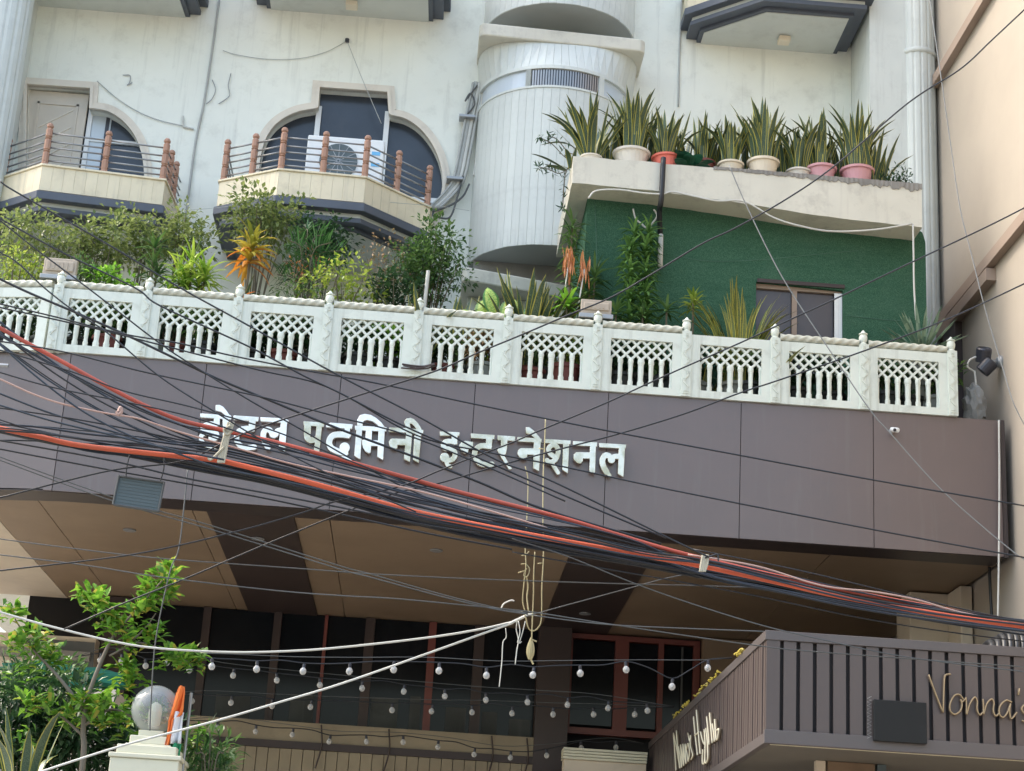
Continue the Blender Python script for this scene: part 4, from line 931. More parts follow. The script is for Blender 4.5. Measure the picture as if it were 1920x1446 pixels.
# twin spot lamp on the beige wall
c = atx(1877, 679, XB); sp_ = empty('spot_lamp', (XB, c.y, c.z), 'black twin-headed spot lamp on an arm from the beige wall', 'lamp')
MB().lathe([(.075, 0), (.075, .02), (.05, .05), (.03, .06)], (0, 0, 0), 18).build('base', MT['metalgrey'], sp_).rotation_euler = (0, -PI/2, 0)
MB().tube([(-.05, 0, 0), (-.17, 0, 0)], .022, 8).build('arm', MT['metalgrey'], sp_)
for dz, dx, ry in ((.07, -.21, .35), (-.07, -.17, .15)):
    o = MB().lathe([(.03, -.1), (.085, -.09), (.09, .06), (.075, .075), (.07, .06)], (0, 0, 0), 18).build('lamp_head', MT['lampblack'], sp_, smooth=False); o.location = (dx, -.03, dz); o.rotation_euler = (.5, 1.2-ry*4, .3)
MB().tube(catmull([(-.25, -.02, .05), (-.36, 0, .0), (-.38, .02, -.08), (-.3, .05, -.12)], 5), .012, 6).build('cable', MT['whitecable'], sp_)
MB().tube(catmull([(-.3, .03, -.12), (-.29, .03, -.3), (-.3, .03, -.6)], 5), .012, 6).build('cable', MT['whitecable'], sp_)
# grey crumpled sheet in the corner, security camera on the fascia
c = at(1838, 765, .25); bm = bmesh.new(); bmesh.ops.create_icosphere(bm, subdivisions=3, radius=1)
for v in bm.verts:
    n_ = .25*math.sin(v.co.x*7+v.co.z*9)+.2*math.sin(v.co.y*11-v.co.z*5); v.co = Vector((v.co.x*.13, v.co.y*.12, v.co.z*.26))*(1+n_*.5)
me = bpy.data.meshes.new('crumpled_sheet'); bm.to_mesh(me); bm.free(); me.materials.append(MT['midgrey'])
o = bpy.data.objects.new('crumpled_sheet', me); link(o); o.location = (c.x-.05, .3, ZT+.24); tag(o, 'crumpled grey plastic sheet in the corner beside the balustrade end', 'sheet')
c = at(1672, 808, -.01); e = empty('security_camera', (c.x, 0, c.z), 'small white security camera on the right part of the fascia', 'camera')
MB().lathe([(.03, 0), (.03, .02), (.015, .025), (.015, .05)], (0, 0, 0), 12).build('mount', MT['metalgrey'], e).rotation_euler = (PI/2, 0, 0)
o = MB().lathe([(.025, -.06), (.028, .05), (.02, .06)], (0, 0, 0), 12).build('camera_body', MT['frame'], e); o.location = (.02, -.07, -.005); o.rotation_euler = (1.9, 0, .4)
o = MB().lathe([(.019, .0), (.019, .012)], (0, 0, 0), 12).build('lens', MT['lampblack'], e); o.location = (.0, -.125, -.024); o.rotation_euler = (1.9, 0, .4)
c = at(0, 686, 0); tag(MB().tube([at(-25, 683, -.25), at(16, 686, -.25)], .022, 8).lathe([(.03, 0), (.03, .05)], tuple(at(-20, 686, -.25)), 8).build('bracket_arm', MT['metalgrey']), 'grey metal arm poking in at the left edge of the fascia', 'bracket')
c = at(797, 530, .35); tag(MB().tube([at(803, 508, .4), at(793, 600, .4)], .022, 8).build('white_pipe', MT['whitecable']), 'short white pipe standing upright behind the rail', 'pipe')
# ------------------------------------------------------------------ plants
def pot(parent, x, y, z, R, H, mat, rim=True):
    prof = [(R*.72, 0), (R*.95, H*.86)]+([(R*1.08, H*.88), (R*1.1, H), (R*.98, H)] if rim else [(R, H)])+[(R*.9, H*.93)]
    o = MB().lathe(prof, (0, 0, 0), 22).build('pot', MT[mat], parent, smooth=False); o.location = (x, y, z)
    s = MB().lathe([(R*.89, 0), (R*.85, .012)], (0, 0, 0), 14).build('soil', MT['soil'], o); s.location = (0, 0, H*.9)
    return o
def blade_mesh(L, W, bend, mat, nm='leaf', ns=7, fold=.25, taper=1.0):
    m = MB(); m.hasuv = True
    for i in range(ns+1):
        t = i/ns; w = W*.5*(min(1, .62+.9*t)*(1-max(0, (t-.45)/.55)**1.7)**.8 if taper == 1 else math.sin(PI*min(1, max(.02, t*.97+.03)))**.8)
        a = bend*t; x = L*(math.sin(a*t)*.5*t if bend else 0); z = L*t*(1-.18*abs(bend)*t*t)
        y0 = x
        for u, dy in ((-1, fold*w), (0, 0), (1, fold*w)): m.v.append((u*w, y0+dy, z)); m.uv.append(((u+1)/2, t*L*2))
    for i in range(ns):
        for k in range(2): a = i*3+k; m.face((a, a+1, a+4, a+3))
    m.sm = True; return m.mesh(nm, mat)
SNK = [blade_mesh(1, .056+.016*random.random(), random.uniform(-.1, 1.1), B_SNAKE) for _ in range(7)]
SNKY = [blade_mesh(1, .055, random.uniform(0, .9), B_SNAKEY) for _ in range(5)]
def snake(x, y, z, h, n, spread, label, meshes=SNK, potspec=None, lean=0, group=None, name='snake_plant', wide=1.0, hmin=.6):
    e = empty(name, (x, y, z), label, 'plant', group); zz = 0
    if potspec: R, H, mt = potspec; pot(e, 0, 0, 0, R, H, mt); zz = H*.88
    R = potspec[0]*.7 if potspec else .1
    for k in range(n):
        a = random.uniform(0, 2*PI); r = R*math.sqrt(random.random()); hh = h*random.uniform(hmin, 1.08)
        tilt = spread*(.25+.75*random.random())*(.5+r/R*.6)
        o = inst('leaf', random.choice(meshes), e, (r*math.cos(a), r*math.sin(a)*.7, zz-.02), (0, 0, 0), (wide*random.uniform(.8, 1.2), hh, hh))
        o.rotation_mode = 'ZYX'; o.rotation_euler = (-tilt, random.uniform(-.1, .1)+lean*math.cos(a), a-PI/2+random.uniform(-.5, .5))
        o.rotation_euler = Euler((-tilt, lean*.5, a-PI/2+random.uniform(-.6, .6)), 'XYZ')
        o.rotation_mode = 'XYZ'
    return e
def leaf4(m, c, d, L, W, r=None, droop=.0):
    """one small leaf: six-point folded lozenge"""
    d = d.normalized(); s = d.cross(Vector((random.uniform(-.4, .4), random.uniform(-.4, .4), 1)))
    if s.length < 1e-4: s = Vector((1, 0, 0))
    s.normalize(); nn = s.cross(d); dr = Vector((0, 0, -droop*L)); b = len(m.v)
    m.v += [tuple(c), tuple(c+d*L*.45+s*W*.5+nn*W*.12), tuple(c+d*L*.5+dr*.3), tuple(c+d*L*.45-s*W*.5+nn*W*.12), tuple(c+d*L+dr)]
    r = random.random() if r is None else r
    m.face((b, b+2, b+1), r); m.face((b, b+3, b+2), r); m.face((b+1, b+2, b+4), r); m.face((b+2, b+3, b+4), r)
def rv(): 
    v = Vector((random.gauss(0, 1), random.gauss(0, 1), random.gauss(0, 1))); return v.normalized()
def shrub(name, label, base, ctr, rad, n, L, W, mat, nb=9, potspec=None, group=None, clump=26, stem='twig', sparse=1.0, cat='shrub'):
    """branches from the base, leaves in clumps near their ends"""
    e = empty(name, base, label, cat, group); base = Vector(base); ctr = Vector(ctr)-base; z0 = 0
    if potspec: pot(e, 0, 0, 0, *potspec); z0 = potspec[1]*.9
    st = MB(); fol = MB(); ends = []
    for k in range(clump):
        d = rv(); q = ctr+Vector((d.x*rad[0], d.y*rad[1], d.z*rad[2]))*(random.random()**.4)
        ends.append(q)
    for q in ends[:nb]:
        mid = Vector((q.x*.35, q.y*.35, z0+(q.z-z0)*.5))+rv()*.04
        st.tube(catmull([(random.uniform(-.02, .02), 0, z0-.03), mid, q], 4), [.010]*4+[.008]*3+[.004]*2, 5)
    per = n//clump; cr = (rad[0]+rad[2])*.24*sparse
    for q in ends:
        for j in range(per):
            d = rv(); p = q+d*cr*random.random()**.5*Vector((1, 1, 1)).length/1.73
            dd = (d+Vector((0, 0, random.uniform(-.3, .5)))+rv()*.5); leaf4(fol, p, dd, L*random.uniform(.6, 1.2), W*random.uniform(.7, 1.2), droop=.15)
    st.build('stem', MT[stem], e); tag(fol.build('foliage', mat, e, fixn=False), kind='stuff')
    return e
def strap(m, c, d, L, W, droop, ns=5, r=None, twist=0):
    d = d.normalized(); h = Vector((d.x, d.y, 0)); 
    if h.length < 1e-3: h = Vector((1, 0, 0))
    s = Vector((0, 0, 1)).cross(h).normalized(); r = random.random() if r is None else r; b = len(m.v); p = Vector(c)
    for i in range(ns+1):
        t = i/ns; w = W*.5*math.sin(PI*min(.985, .12+.88*t))**.7 if i < ns else .001
        nn = s.cross(d).normalized(); m.v += [tuple(p+s*w), tuple(p-nn*w*.25), tuple(p-s*w)]
        p = p+d*(L/ns); d = (d+Vector((0, 0, -droop/ns))).normalized()
    for i in range(ns):
        for k in range(2): a = b+i*3+k; m.face((a, a+1, a+4, a+3), r)
def rosettes(name, label, base, heads, n, L, W, mat, droop=.9, potspec=None, group=None, stem='twig', upb=.5, cat='plant', stems=True, mat2=None, split=.5):
    """dracaena-like: heads (points) of arching lance leaves on canes"""
    e = empty(name, base, label, cat, group); b = Vector(base); z0 = 0
    if potspec: pot(e, 0, 0, 0, *potspec); z0 = potspec[1]*.9
    fol, fol2 = MB(), MB()
    st = MB()
    for hd in heads:
        q = Vector(hd)-b
        if stems: st.tube(catmull([(q.x*.2, q.y*.2, z0-.02), (q.x*.6, q.y*.6, z0+(q.z-z0)*.55), q], 4), .012, 6)
        for k in range(n):
            a = 2*PI*k/n*1.0+random.uniform(-.3, .3)+k*2.4; t = k/n; el = -.35+1.6*t+random.uniform(-.15, .15)+upb*.3
            d = Vector((math.cos(a)*math.cos(el), math.sin(a)*math.cos(el), math.sin(el)))
            strap(fol if (mat2 is None or t > split) else fol2, q+Vector((0, 0, (t-.6)*L*.35)), d, L*random.uniform(.75, 1.1), W, droop*random.uniform(.7, 1.2))
    if stems: st.build('stem', MT[stem], e)
    tag(fol.build('foliage', mat, e, fixn=False, smooth=True), kind='stuff')
    if mat2: tag(fol2.build('lower_foliage', mat2, e, fixn=False, smooth=True), kind='stuff')
    return e
ZFL = ZT-.02
def B(px, py, y, z=ZFL): p = at(px, py, y); return (p.x, y, z)
# --- sword plants in pots on the cabin roof
zR = zt_s+.012
def roofpot(px, pyrim, y, R, mt, h, n, spread, label, wide=1.0, **kw):
    R *= 1.1; p = at(px, pyrim+9, y); H = max(.08, p.z-zR+.0); return snake(p.x, y, zR, h*1.17, int(n*1.9), spread*(.85 if px < 1130 else .55), label, potspec=(R, H, mt), wide=wide, **kw)
GR = 'potted sword plants on the cabin roof'
roofpot(1108, 287, .62, .115, 'potwhite', .75, 24, .85, 'sword plant leaning outward at the left end of the roof row', lean=.2, group=GR)
roofpot(1184, 279, .62, .19, 'potwhite', .72, 30, .42, 'tall sword plant in the large white pot beside the coral pot', group=GR)
roofpot(1250, 288, .60, .155, 'potcoral', .58, 22, .5, 'sword plant in the coral red pot on the cabin roof', group=GR)
roofpot(1318, 297, .75, .13, 'potbrown', .58, 20, .42, 'sword plant in the low brown pot behind the broad green leaves', group=GR)
roofpot(1370, 300, .62, .135, 'potcream', .56, 20, .35, 'sword plant in the smaller of the two cream pots', group=GR)
roofpot(1431, 296, .60, .165, 'potcream', .72, 26, .4, 'sword plant in the larger of the two cream pots', group=GR)
roofpot(1497, 314, .64, .13, 'potwhite', .62, 22, .38, 'sword plant in the low white pot between cream and pink pots', group=GR)
roofpot(1540, 308, .62, .155, 'potpink', .66, 22, .36, 'sword plant in the left of the two pink pots', group=GR)
roofpot(1607, 312, .60, .175, 'potpink', .78, 30, .3, 'tallest sword plant in the right of the two pink pots', group=GR)
p = at(1660, 300, .7); snake(p.x-.15, .7, zR, .85, 4, .8, 'few long dark leaves bending right at the end of the roof row', lean=.0, group=GR)
p = at(1475, 300, .85); snake(p.x, .85, zR, .85, 26, .3, 'rear sword plant cluster behind the cream and white pots', group=GR)
p = at(1575, 300, .85); snake(p.x, .85, zR, .85, 26, .3, 'rear sword plant cluster behind the two pink pots', group=GR)
for k, px in enumerate((1148, 1216, 1284, 1345, 1402, 1456, 1520, 1640)):
    p = at(px, 295, .92); snake(p.x, .92, zR, .92, 24, .26, 'rear sword leaves on the cabin roof behind the ' + ('white pots', 'large white and coral pots', 'broad green leaves', 'brown and cream pots', 'two cream pots', 'larger cream pot', 'low white pot', 'last pink pot')[k], group=GR)
p = at(1293, 292, .55); m = MB(); e = empty('broad_leaf_plant', (p.x, .55, zR), 'glossy broad dark green leaves between the coral and cream pots', 'plant')
me = blade_mesh(.26, .15, .9, leafmat('leaf_glossy', (.012, .075, .045), (.03, .13, .07), .2, .3), taper=2)
for k in range(16):
    a = random.uniform(0, 2*PI); inst('leaf', me, e, (.07*math.cos(a), .06*math.sin(a), .02+.07*random.random()), (-random.uniform(.4, 1.5), 0, a-PI/2), (1, 1, 1))
p = at(1678, 318, .55); shrub('fern_bush', 'dark feathery bush at the right end of the roof row', (p.x, .6, zR), (p.x, .6, zR+.14), (.2, .15, .16), 420, .07, .02, L_DARK, nb=6)
# trailing stems at the roof's left end
m1, m2 = MB(), MB(); e = empty('trailing_plant', (sl_.x-.02, .6, zR), 'thin trailing plant hanging off the left end of the cabin roof', 'plant')
for pts, n_ in (([(1080, 300), (1060, 295), (1035, 270), (1012, 258)], 5), ([(1075, 310), (1050, 325), (1030, 318), (1010, 313)], 14), ([(1078, 300), (1062, 320), (1058, 345), (1055, 390)], 12), ([(1080, 290), (1065, 285), (1045, 262), (1028, 255)], 6)):
    q = catmull([at(x, y, .6) for x, y in pts], 6); m1.tube(q, .006, 5)
    for j in range(n_*2):
        c = q[int(len(q)*random.uniform(.35, .999))]; leaf4(m2, c+rv()*.03, rv(), .10, .02)
    for j in range(14): leaf4(m2, q[-1]+rv()*.02, rv(), .075, .022)
o = m1.build('stem', MT['twig'], e); o.location = -Vector(e.location); o = m2.build('foliage', L_DARK, e, fixn=False); o.location = -Vector(e.location); tag(o, kind='stuff')
m2 = MB(); 
p = at(1068, 270, .6); snake(p.x+.06, .62, zR-.02, .5, 8, 1.25, 'low sword leaves sticking out left from the roof corner', group=GR)
# --- terrace plants behind the balustrade, left to right
PD, PB_, PG = (.17, .34, 'potdark'), (.17, .36, 'potbrown'), (.16, .33, 'potgrey')
def S(px, pyc, y, rx, rz, lb, mat, n=700, L=.06, W=.03, ps=PD, nb=9, clump=26, nm='shrub', sparse=1.0, ry=None):
    c = at(px, pyc, y); return shrub(nm, lb, (c.x, y, ZFL), c, (rx, ry or min(rx, .4), rz), n, L, W, mat, nb=nb, potspec=ps, clump=clump, sparse=sparse)
S(40, 445, 1.3, .5, .42, 'loose olive shrub at the far left below the left balcony', L_OLIVE, 1000, .085, .046, sparse=1.0)
S(35, 500, .7, .32, .18, 'bright yellow-green shrub low at the far left', L_YEL, 420, .07, .035)
S(112, 462, 1.4, .30, .30, 'small leafy sprig shrub behind the left flood light', L_OLIVE, 420, .055, .026)
S(190, 465, 1.3, .42, .40, 'tall loose olive shrub left of the dark dracaena', L_OLIVE, 1000, .085, .046, sparse=1.0)
S(262, 455, 1.5, .40, .38, 'fine-leaved olive shrub behind the dark dracaena', L_OLIVE, 1000, .08, .042, sparse=1.0)
S(345, 452, 1.5, .42, .38, 'fine-leaved olive shrub behind the lime dracaena', L_OLIVE, 1000, .08, .042, sparse=1.0)
S(210, 522, .5, .24, .11, 'low bright green shrub just above the rail at left', L_BRIGHT, 300, .09, .045, clump=16)
S(158, 512, .6, .2, .17, 'dark green bushy plant beside the left flood light', L_MID, 380, .07, .03, clump=16)
c = at(290, 470, .6); rosettes('dracaena', 'slender dark green dracaena left of the lime dracaena', (c.x, .6, ZFL), [at(290, 465, .6), at(287, 500, .6), at(293, 520, .6)], 22, .26, .03, L_MID, potspec=PG)
c = at(362, 510, .5); rosettes('dracaena', 'lime striped dracaena with arching leaves above the rail', (c.x, .5, ZFL), [at(360, 500, .5), at(372, 535, .5), at(348, 535, .5), at(335, 520, .5), at(385, 520, .5)], 30, .36, .034, L_LIME, potspec=PB_, droop=1.4)
c = at(318, 545, .4); rosettes('dracaena', 'small lime dracaena low behind the third balustrade bay', (c.x, .4, ZFL), [at(315, 545, .4)], 18, .2, .028, L_LIME, potspec=PG)
c = at(418, 545, .6); snake(c.x, .6, ZFL, 1.0, 8, .35, 'dark pointed leaves between the lime dracaena and orange croton', potspec=PD, name='sword_plant', wide=1.5)
c = at(470, 470, .7); rosettes('croton', 'croton with long olive leaves and orange lower leaves', (c.x, .7, ZFL), [at(472, 465, .7), at(468, 485, .7)], 26, .38, .055, L_CROTON, potspec=PB_, droop=1.5, mat2=L_ORANGE, split=.34)
c = at(455, 550, .35); rosettes('croton', 'small reddish croton tips right behind the rail', (c.x, .35, ZFL), [at(450, 560, .35)], 10, .2, .03, L_ORANGE, potspec=PD)
S(492, 415, 1.6, .52, .36, 'tall yellow-olive shrub in front of the middle balcony', L_OLIVE, 1300, .085, .046, nb=14, clump=34, sparse=1.1)
S(607, 447, 1.3, .32, .30, 'dense dark green shrub below the middle balcony', L_DARK, 1200, .075, .04, nb=9, clump=30)
# areca palm
c = at(565, 560, .8); e = empty('areca_palm', (c.x, .8, ZFL), 'feathery areca palm with arching fronds below the middle balcony', 'palm'); pot(e, 0, 0, 0, *PB_); st = MB(); b0 = Vector(e.location)
for k, (tx, ty, dy) in enumerate(((545, 452, -.1), (575, 430, .1), (610, 440, 0), (645, 470, -.1), (650, 490, .2), (530, 490, .1), (600, 465, .3), (630, 500, -.3), (555, 470, .4), (520, 515, -.1), (620, 455, -.2))):
    tip = at(tx, ty, .8+dy)-b0; mid = Vector((tip.x*.35, tip.y*.4, tip.z*.9+.12)); q = catmull([Vector((.02*k-.1, 0, .3)), mid*.7+Vector((0, 0, .12)), mid, tip], 7)
    st.tube(q, .007, 5); f = MB()
    for j in range(7, len(q)-1):
        t = (q[j+1]-q[j]).normalized(); s = t.cross(Vector((0, 1, .3))).normalized()
        for sg in (-1, 1): strap(f, q[j], t*.6+s*sg*.8+Vector((0, random.uniform(-.3, .3), .1)), .26*(1-.4*(j-7)/len(q)), .02, .7, 4)
    tag(f.build('frond', L_PALM, e, fixn=False), kind='stuff')
st.build('stem', MT['twig'], e)
S(648, 535, .5, .42, .30, 'yellow-green shrub right of the areca palm', L_YEL, 420, .085, .045, clump=26, sparse=1.1)
S(560, 565, .5, .5, .2, 'thin grassy shrub behind the fourth balustrade post', L_MID, 500, .09, .02, clump=24)
S(580, 500, .7, .18, .25, 'reddish brown twiggy shrub beside the areca palm', L_DRY, 120, .06, .02, clump=12)
S(808, 492, 1.0, .46, .44, 'large rounded dark green shrub with pale stems', L_MID, 2300, .075, .038, nb=16, clump=46, ps=PB_)
S(728, 500, .9, .32, .32, 'sparse pinkish-leaved shrub left of the large rounded shrub', L_PINK, 330, .06, .03, clump=24, sparse=1.0)
S(742, 545, .6, .34, .24, 'dark leafy shrub below the large rounded shrub', L_DARK, 700, .08, .04)
c = at(800, 600, .4); snake(c.x, .4, ZFL, .95, 16, .5, 'pale sword plant below the large rounded shrub', SNK, potspec=PD, hmin=.8, wide=1.3)
c = at(858, 610, .45); snake(c.x, .45, ZFL, 1.05, 6, .2, 'single upright sword leaves right of the large rounded shrub', SNK, potspec=PG, hmin=.8, wide=1.8)
e = empty('dieffenbachia', B(928, 600, .35), 'dieffenbachia with large yellow-centred leaves above the rail', 'plant'); pot(e, 0, 0, 0, *PD)
dm = blade_mesh(.5, .24, .7, B_DIEFF, taper=2); b0 = Vector(e.location)
for px, py, ry, rx, s in ((905, 605, .05, -.15, .95), (945, 605, .25, -.1, .95), (925, 590, -.2, .2, .8), (890, 608, -.55, -.2, .7), (975, 605, .6, -.2, .8), (960, 612, .5, .1, .6)):
    q = at(px, py, .3)-b0; inst('leaf', dm, e, tuple(q+Vector((0, 0, -.02))), (rx, ry, random.uniform(-.3, .3)), (s, s, s)); 
    MB().tube([(0, 0, .28), (q.x*.6, q.y, q.z*.6), tuple(q+Vector((0, 0, -.07)))], .011, 6).build('leaf_stalk', L_BRIGHT, e)
c = at(995, 605, .45); snake(c.x, .45, ZFL, 1.22, 62, .55, 'full sword plant left of the dried orange canes', SNK, potspec=PB_, hmin=.8, wide=1.4)
c = at(1018, 590, .4); rosettes('dracaena', 'small green dracaena low beside the full sword plant', (c.x, .4, ZFL), [at(1018, 585, .4)], 18, .2, .03, L_MID, potspec=PD)
c = at(1072, 560, .6); rosettes('dracaena', 'tall thin dracaena against the cabin corner', (c.x, .6, ZFL), [at(1073, 425, .6), at(1072, 445, .6), at(1072, 470, .6), at(1070, 500, .6), at(1068, 530, .6)], 18, .24, .03, L_MID, potspec=PD, droop=1.4)
c = at(1112, 540, .62); rosettes('dracaena', 'green dracaena behind the beige flood light', (c.x, .62, ZFL), [at(1115, 520, .62), at(1105, 545, .62), at(1095, 565, .62)], 22, .28, .034, L_MID, potspec=PD, droop=1.2)
for px, py, px2, lb in ((1066, 505, 1050, 'dried orange-brown leaves on a pale cane, left of the pair'), (1096, 515, 1078, 'dried orange-brown leaves on a pale cane, right of the pair')):
    e = empty('dried_cane', B(px2, 620, .3), lb, 'plant'); b0 = Vector(e.location); f = MB(); s_ = MB().tube([at(px, py-10, .3)-b0, at(px2, 610, .3)-b0, Vector((0, 0, .1))], .009, 6)
    for j in range(34):
        strap(f, at(px+random.uniform(-9, 9), py-random.uniform(-6, 22), .3)-b0, Vector((random.uniform(-.18, .18), random.uniform(-.2, .2), random.choice((-1, 1))*random.uniform(.6, 1))), .17, .02, .35, 4)
    s_.build('cane', MT['whitecable'], e); tag(f.build('foliage', L_DRY, e, fixn=False), kind='stuff')
c = at(1065, 580, .25); rosettes('dracaena', 'lime leafy plant just left of the beige flood light', (c.x, .25, ZFL), [at(1063, 572, .25)], 22, .24, .055, L_BRIGHT, potspec=PB_, droop=1.2)
c = at(1200, 560, .45); rosettes('song_dracaena', 'tall column of drooping dark green dracaena leaves before the green cabin', (c.x, .45, ZFL), [at(1195+dx, 436+k*14, .45+.06*math.sin(k*2.1)) for k in range(13) for dx in ((-14, 16) if k > 1 else (-5, 22))], 17, .23, .032, L_SONG, potspec=PB_, droop=1.5, stems=False)
for px, py, lb in ((1155, 595, 'low green dracaena right of the beige flood light'), (1205, 600, 'low green dracaena under the tall drooping column'), (1250, 590, 'low star-shaped dracaena right of the drooping column')):
    c = at(px, py, .35); rosettes('dracaena', lb, (c.x, .35, ZFL), [at(px, py-8, .35)], 20, .22, .034, L_MID, potspec=PD, droop=1.1)
c = at(1300, 560, .4); rosettes('dracaena', 'single-stem dracaena with a yellow-green top left of the yellow sword plant', (c.x, .4, ZFL), [at(1300, 562, .4), at(1300, 575, .4)], 17, .2, .03, L_YEL, potspec=PG, droop=1.0)
c = at(1318, 615, .4); snake(c.x, .4, ZFL, 1.0, 6, .4, 'few yellow blades beside the single-stem dracaena', SNKY, potspec=None)
c = at(1385, 625, .32); snake(c.x, .32, ZFL, 1.3, 60, .24, 'large yellow-edged sword plant before the cabin window', SNKY, potspec=(.22, .3, 'potgrey'), hmin=.75)
c = at(1450, 625, .3); snake(c.x-.1, .3, ZFL, 1.1, 9, .34, 'yellow sword leaves bending toward the cabin window', SNKY)
# agave
c = at(1728, 655, .35); e = empty('agave', (c.x, .35, ZFL), 'spiky grey-green agave before the fluted column', 'plant'); pot(e, 0, 0, 0, .17, .8, 'potgrey'); f = MB()
am = blade_mesh(.62, .05, .15, L_AGAVE, fold=.5)
for k in range(34):
    a = k*2.4; el = .12+1.3*((k+.5)/34); inst('leaf', am, e, (.02*math.cos(a), .02*math.sin(a), .86), (-el, 0, a-PI/2), (1, 1, random.uniform(.8, 1.05)))
for px, n_ in ((1665, 3), (1678, 3)):
    c = at(px, 650, .3); snake(c.x, .3, ZFL, 1.0, n_, .08, 'pair of pale upright sword leaves left of the agave' if px == 1665 else 'short pale sword leaves nearest the agave', [am])
# row of pots with leafy plants close behind the balusters
row = [(-.55, 'potdark', L_DARK), (-.15, 'potgrey', L_MID), (.25, 'potdark', L_DARK), (.58, 'potbrown', L_MID), (.86, 'potdark', L_DARK), (1.27, 'potbrown', L_DARK), (1.62, 'potdark', L_MID), (2.5, 'potbrown', L_DARK), (2.82, 'potdark', L_DARK), (3.35, 'potdark', L_DARK), (3.7, 'potdark', L_BRIGHT), (4.3, 'potbrown', L_MID), (4.75, 'potgrey', L_PINK), (5.3, 'potbrown', L_MID), (5.68, 'potdark', L_YEL), (6.3, 'potdark', L_DARK), (6.7, 'potdark', L_MID), (7.2, 'potgrey', L_DARK), (7.75, 'potdark', L_MID), (8.3, 'potdark', L_DARK), (8.72, 'potdark', L_DARK), (9.3, 'potdark', L_MID), (9.62, 'potdark', L_DARK), (2.15, 'potdark', L_DARK), (6.0, 'potdark', L_DARK), (8.0, 'potdark', L_DARK), (-1.1, 'potdark', L_DARK), (3.05, 'potdark', L_DARK), (1.9, 'potdark', L_DARK), (4.05, 'potdark', L_DARK), (9.9, 'potgrey', L_MID)]
used_ = set(); ordn = sorted(range(len(row)), key=lambda i: row[i][0])
for i, (x, mt, lm) in enumerate(row):
    yy = .24+.08*((i*7) % 3)+(.12 if x < 0 else 0)
    R = .165; bay = int(math.floor(x)); side = 'left' if x-bay < .4 else ('middle' if x-bay < .68 else 'right')
    cn = {'potdark': 'black', 'potbrown': 'reddish brown', 'potgrey': 'grey'}[mt]; on = ['first', 'second', 'third', 'fourth', 'fifth', 'sixth', 'seventh', 'eighth', 'ninth', 'tenth', 'eleventh', 'twelfth'][max(0, min(11, bay+2))]
    lb_ = 'leafy plant in a %s pot behind the %s of the %s balustrade bay' % (cn, side, on)
    if lb_ in used_: continue
    used_.add(lb_)
    shrub('potted_plant', lb_, (x, yy, ZFL), (x, yy+.05, ZFL+.56), (.26, .18, .2), 420, .11, .05, lm, nb=4, potspec=(R, .3, mt), group='potted plants close behind the balusters', clump=20, cat='plant')
# ------------------------------------------------------------------ festoon lights
bulb_mesh = MB().lathe([(.004, -.036), (.018, -.032), (.03, -.019), (.0355, 0), (.032, .018), (.022, .03), (.014, .04)], (0, 0, 0), 14); bulb_mesh.sm = True; bulb_mesh = bulb_mesh.mesh('bulb', MT['bulb'])
sock_mesh = MB().lathe([(.016, .036), (.018, .045), (.018, .075), (.006, .085)], (0, 0, 0), 8).mesh('socket', MT['lampblack'])
fil_mesh = MB().lathe([(.005, -.006), (.012, 0), (.008, .02), (.012, .036)], (0, 0, 0), 8).mesh('filament', MT['metalgrey'])
def festoon(y, bulbs, end, start, label):
    e = empty('string_light', at(*bulbs[0], y), label, 'string light', 'globe string lights over the court'); b0 = Vector(e.location)
    pts = [at(*start, y)]; tops = []
    for i, (px, py) in enumerate(bulbs):
        c = at(px, py, y); o = inst('bulb', bulb_mesh, e, tuple(c-b0), (random.uniform(-.15, .15), random.uniform(-.15, .15), random.uniform(0, 6))); inst('socket', sock_mesh, o); inst('filament', fil_mesh, o)
        tops.append(c+Vector((0, 0, .085)))
    for i, t in enumerate(tops):
        pts.append(t)
        if i < len(tops)-1: pts.append((t+tops[i+1])/2+Vector((0, 0, random.uniform(-.02, .035))))
    pts.append(at(*end, y)); o = MB().tube(catmull(pts, 4), .007, 5).build('wire', MT['black'], e, smooth=True); o.location = -b0
    q = [pts[0]]+[(a+b)/2+Vector((0, 0, .05)) for a, b in zip(pts[1:-2:3], pts[2:-1:3])]+[pts[-1]]; o = MB().tube(catmull(q, 5), .004, 5).build('support_wire', MT['greycable'], e, smooth=True); o.location = -b0
festoon(-.5, [(397, 1250), (481, 1255), (568, 1259), (655, 1259), (738, 1256), (823, 1258), (912, 1267), (999, 1266), (1088, 1263), (1174, 1256), (1260, 1288), (1327, 1253)], (1372, 1234), (300, 1225), 'nearest string of clear globe bulbs, the topmost row')
festoon(2.3, [(188, 1238), (228, 1240), (273, 1249), (313, 1243), (355, 1257), (437, 1267), (519, 1276), (600, 1285), (679, 1291), (757, 1297), (834, 1306), (911, 1313), (989, 1317), (1064, 1322), (1140, 1328), (1214, 1333)], (1264, 1325), (140, 1232), 'second string of clear globe bulbs, sloping below the top row')
festoon(3.2, [(360, 1315), (433, 1318), (510, 1324), (582, 1326), (735, 1332), (809, 1334), (885, 1336), (960, 1338), (1037, 1340), (1113, 1340), (1190, 1340)], (1262, 1326), (290, 1305), 'third string of clear globe bulbs across the dark glazing')
festoon(4.7, [(408, 1365), (479, 1372), (548, 1378), (617, 1391), (687, 1391), (756, 1392), (821, 1401), (889, 1415), (957, 1421), (1025, 1417), (1090, 1403), (1155, 1402)], (1207, 1394), (330, 1350), 'lowest and farthest string of clear globe bulbs')
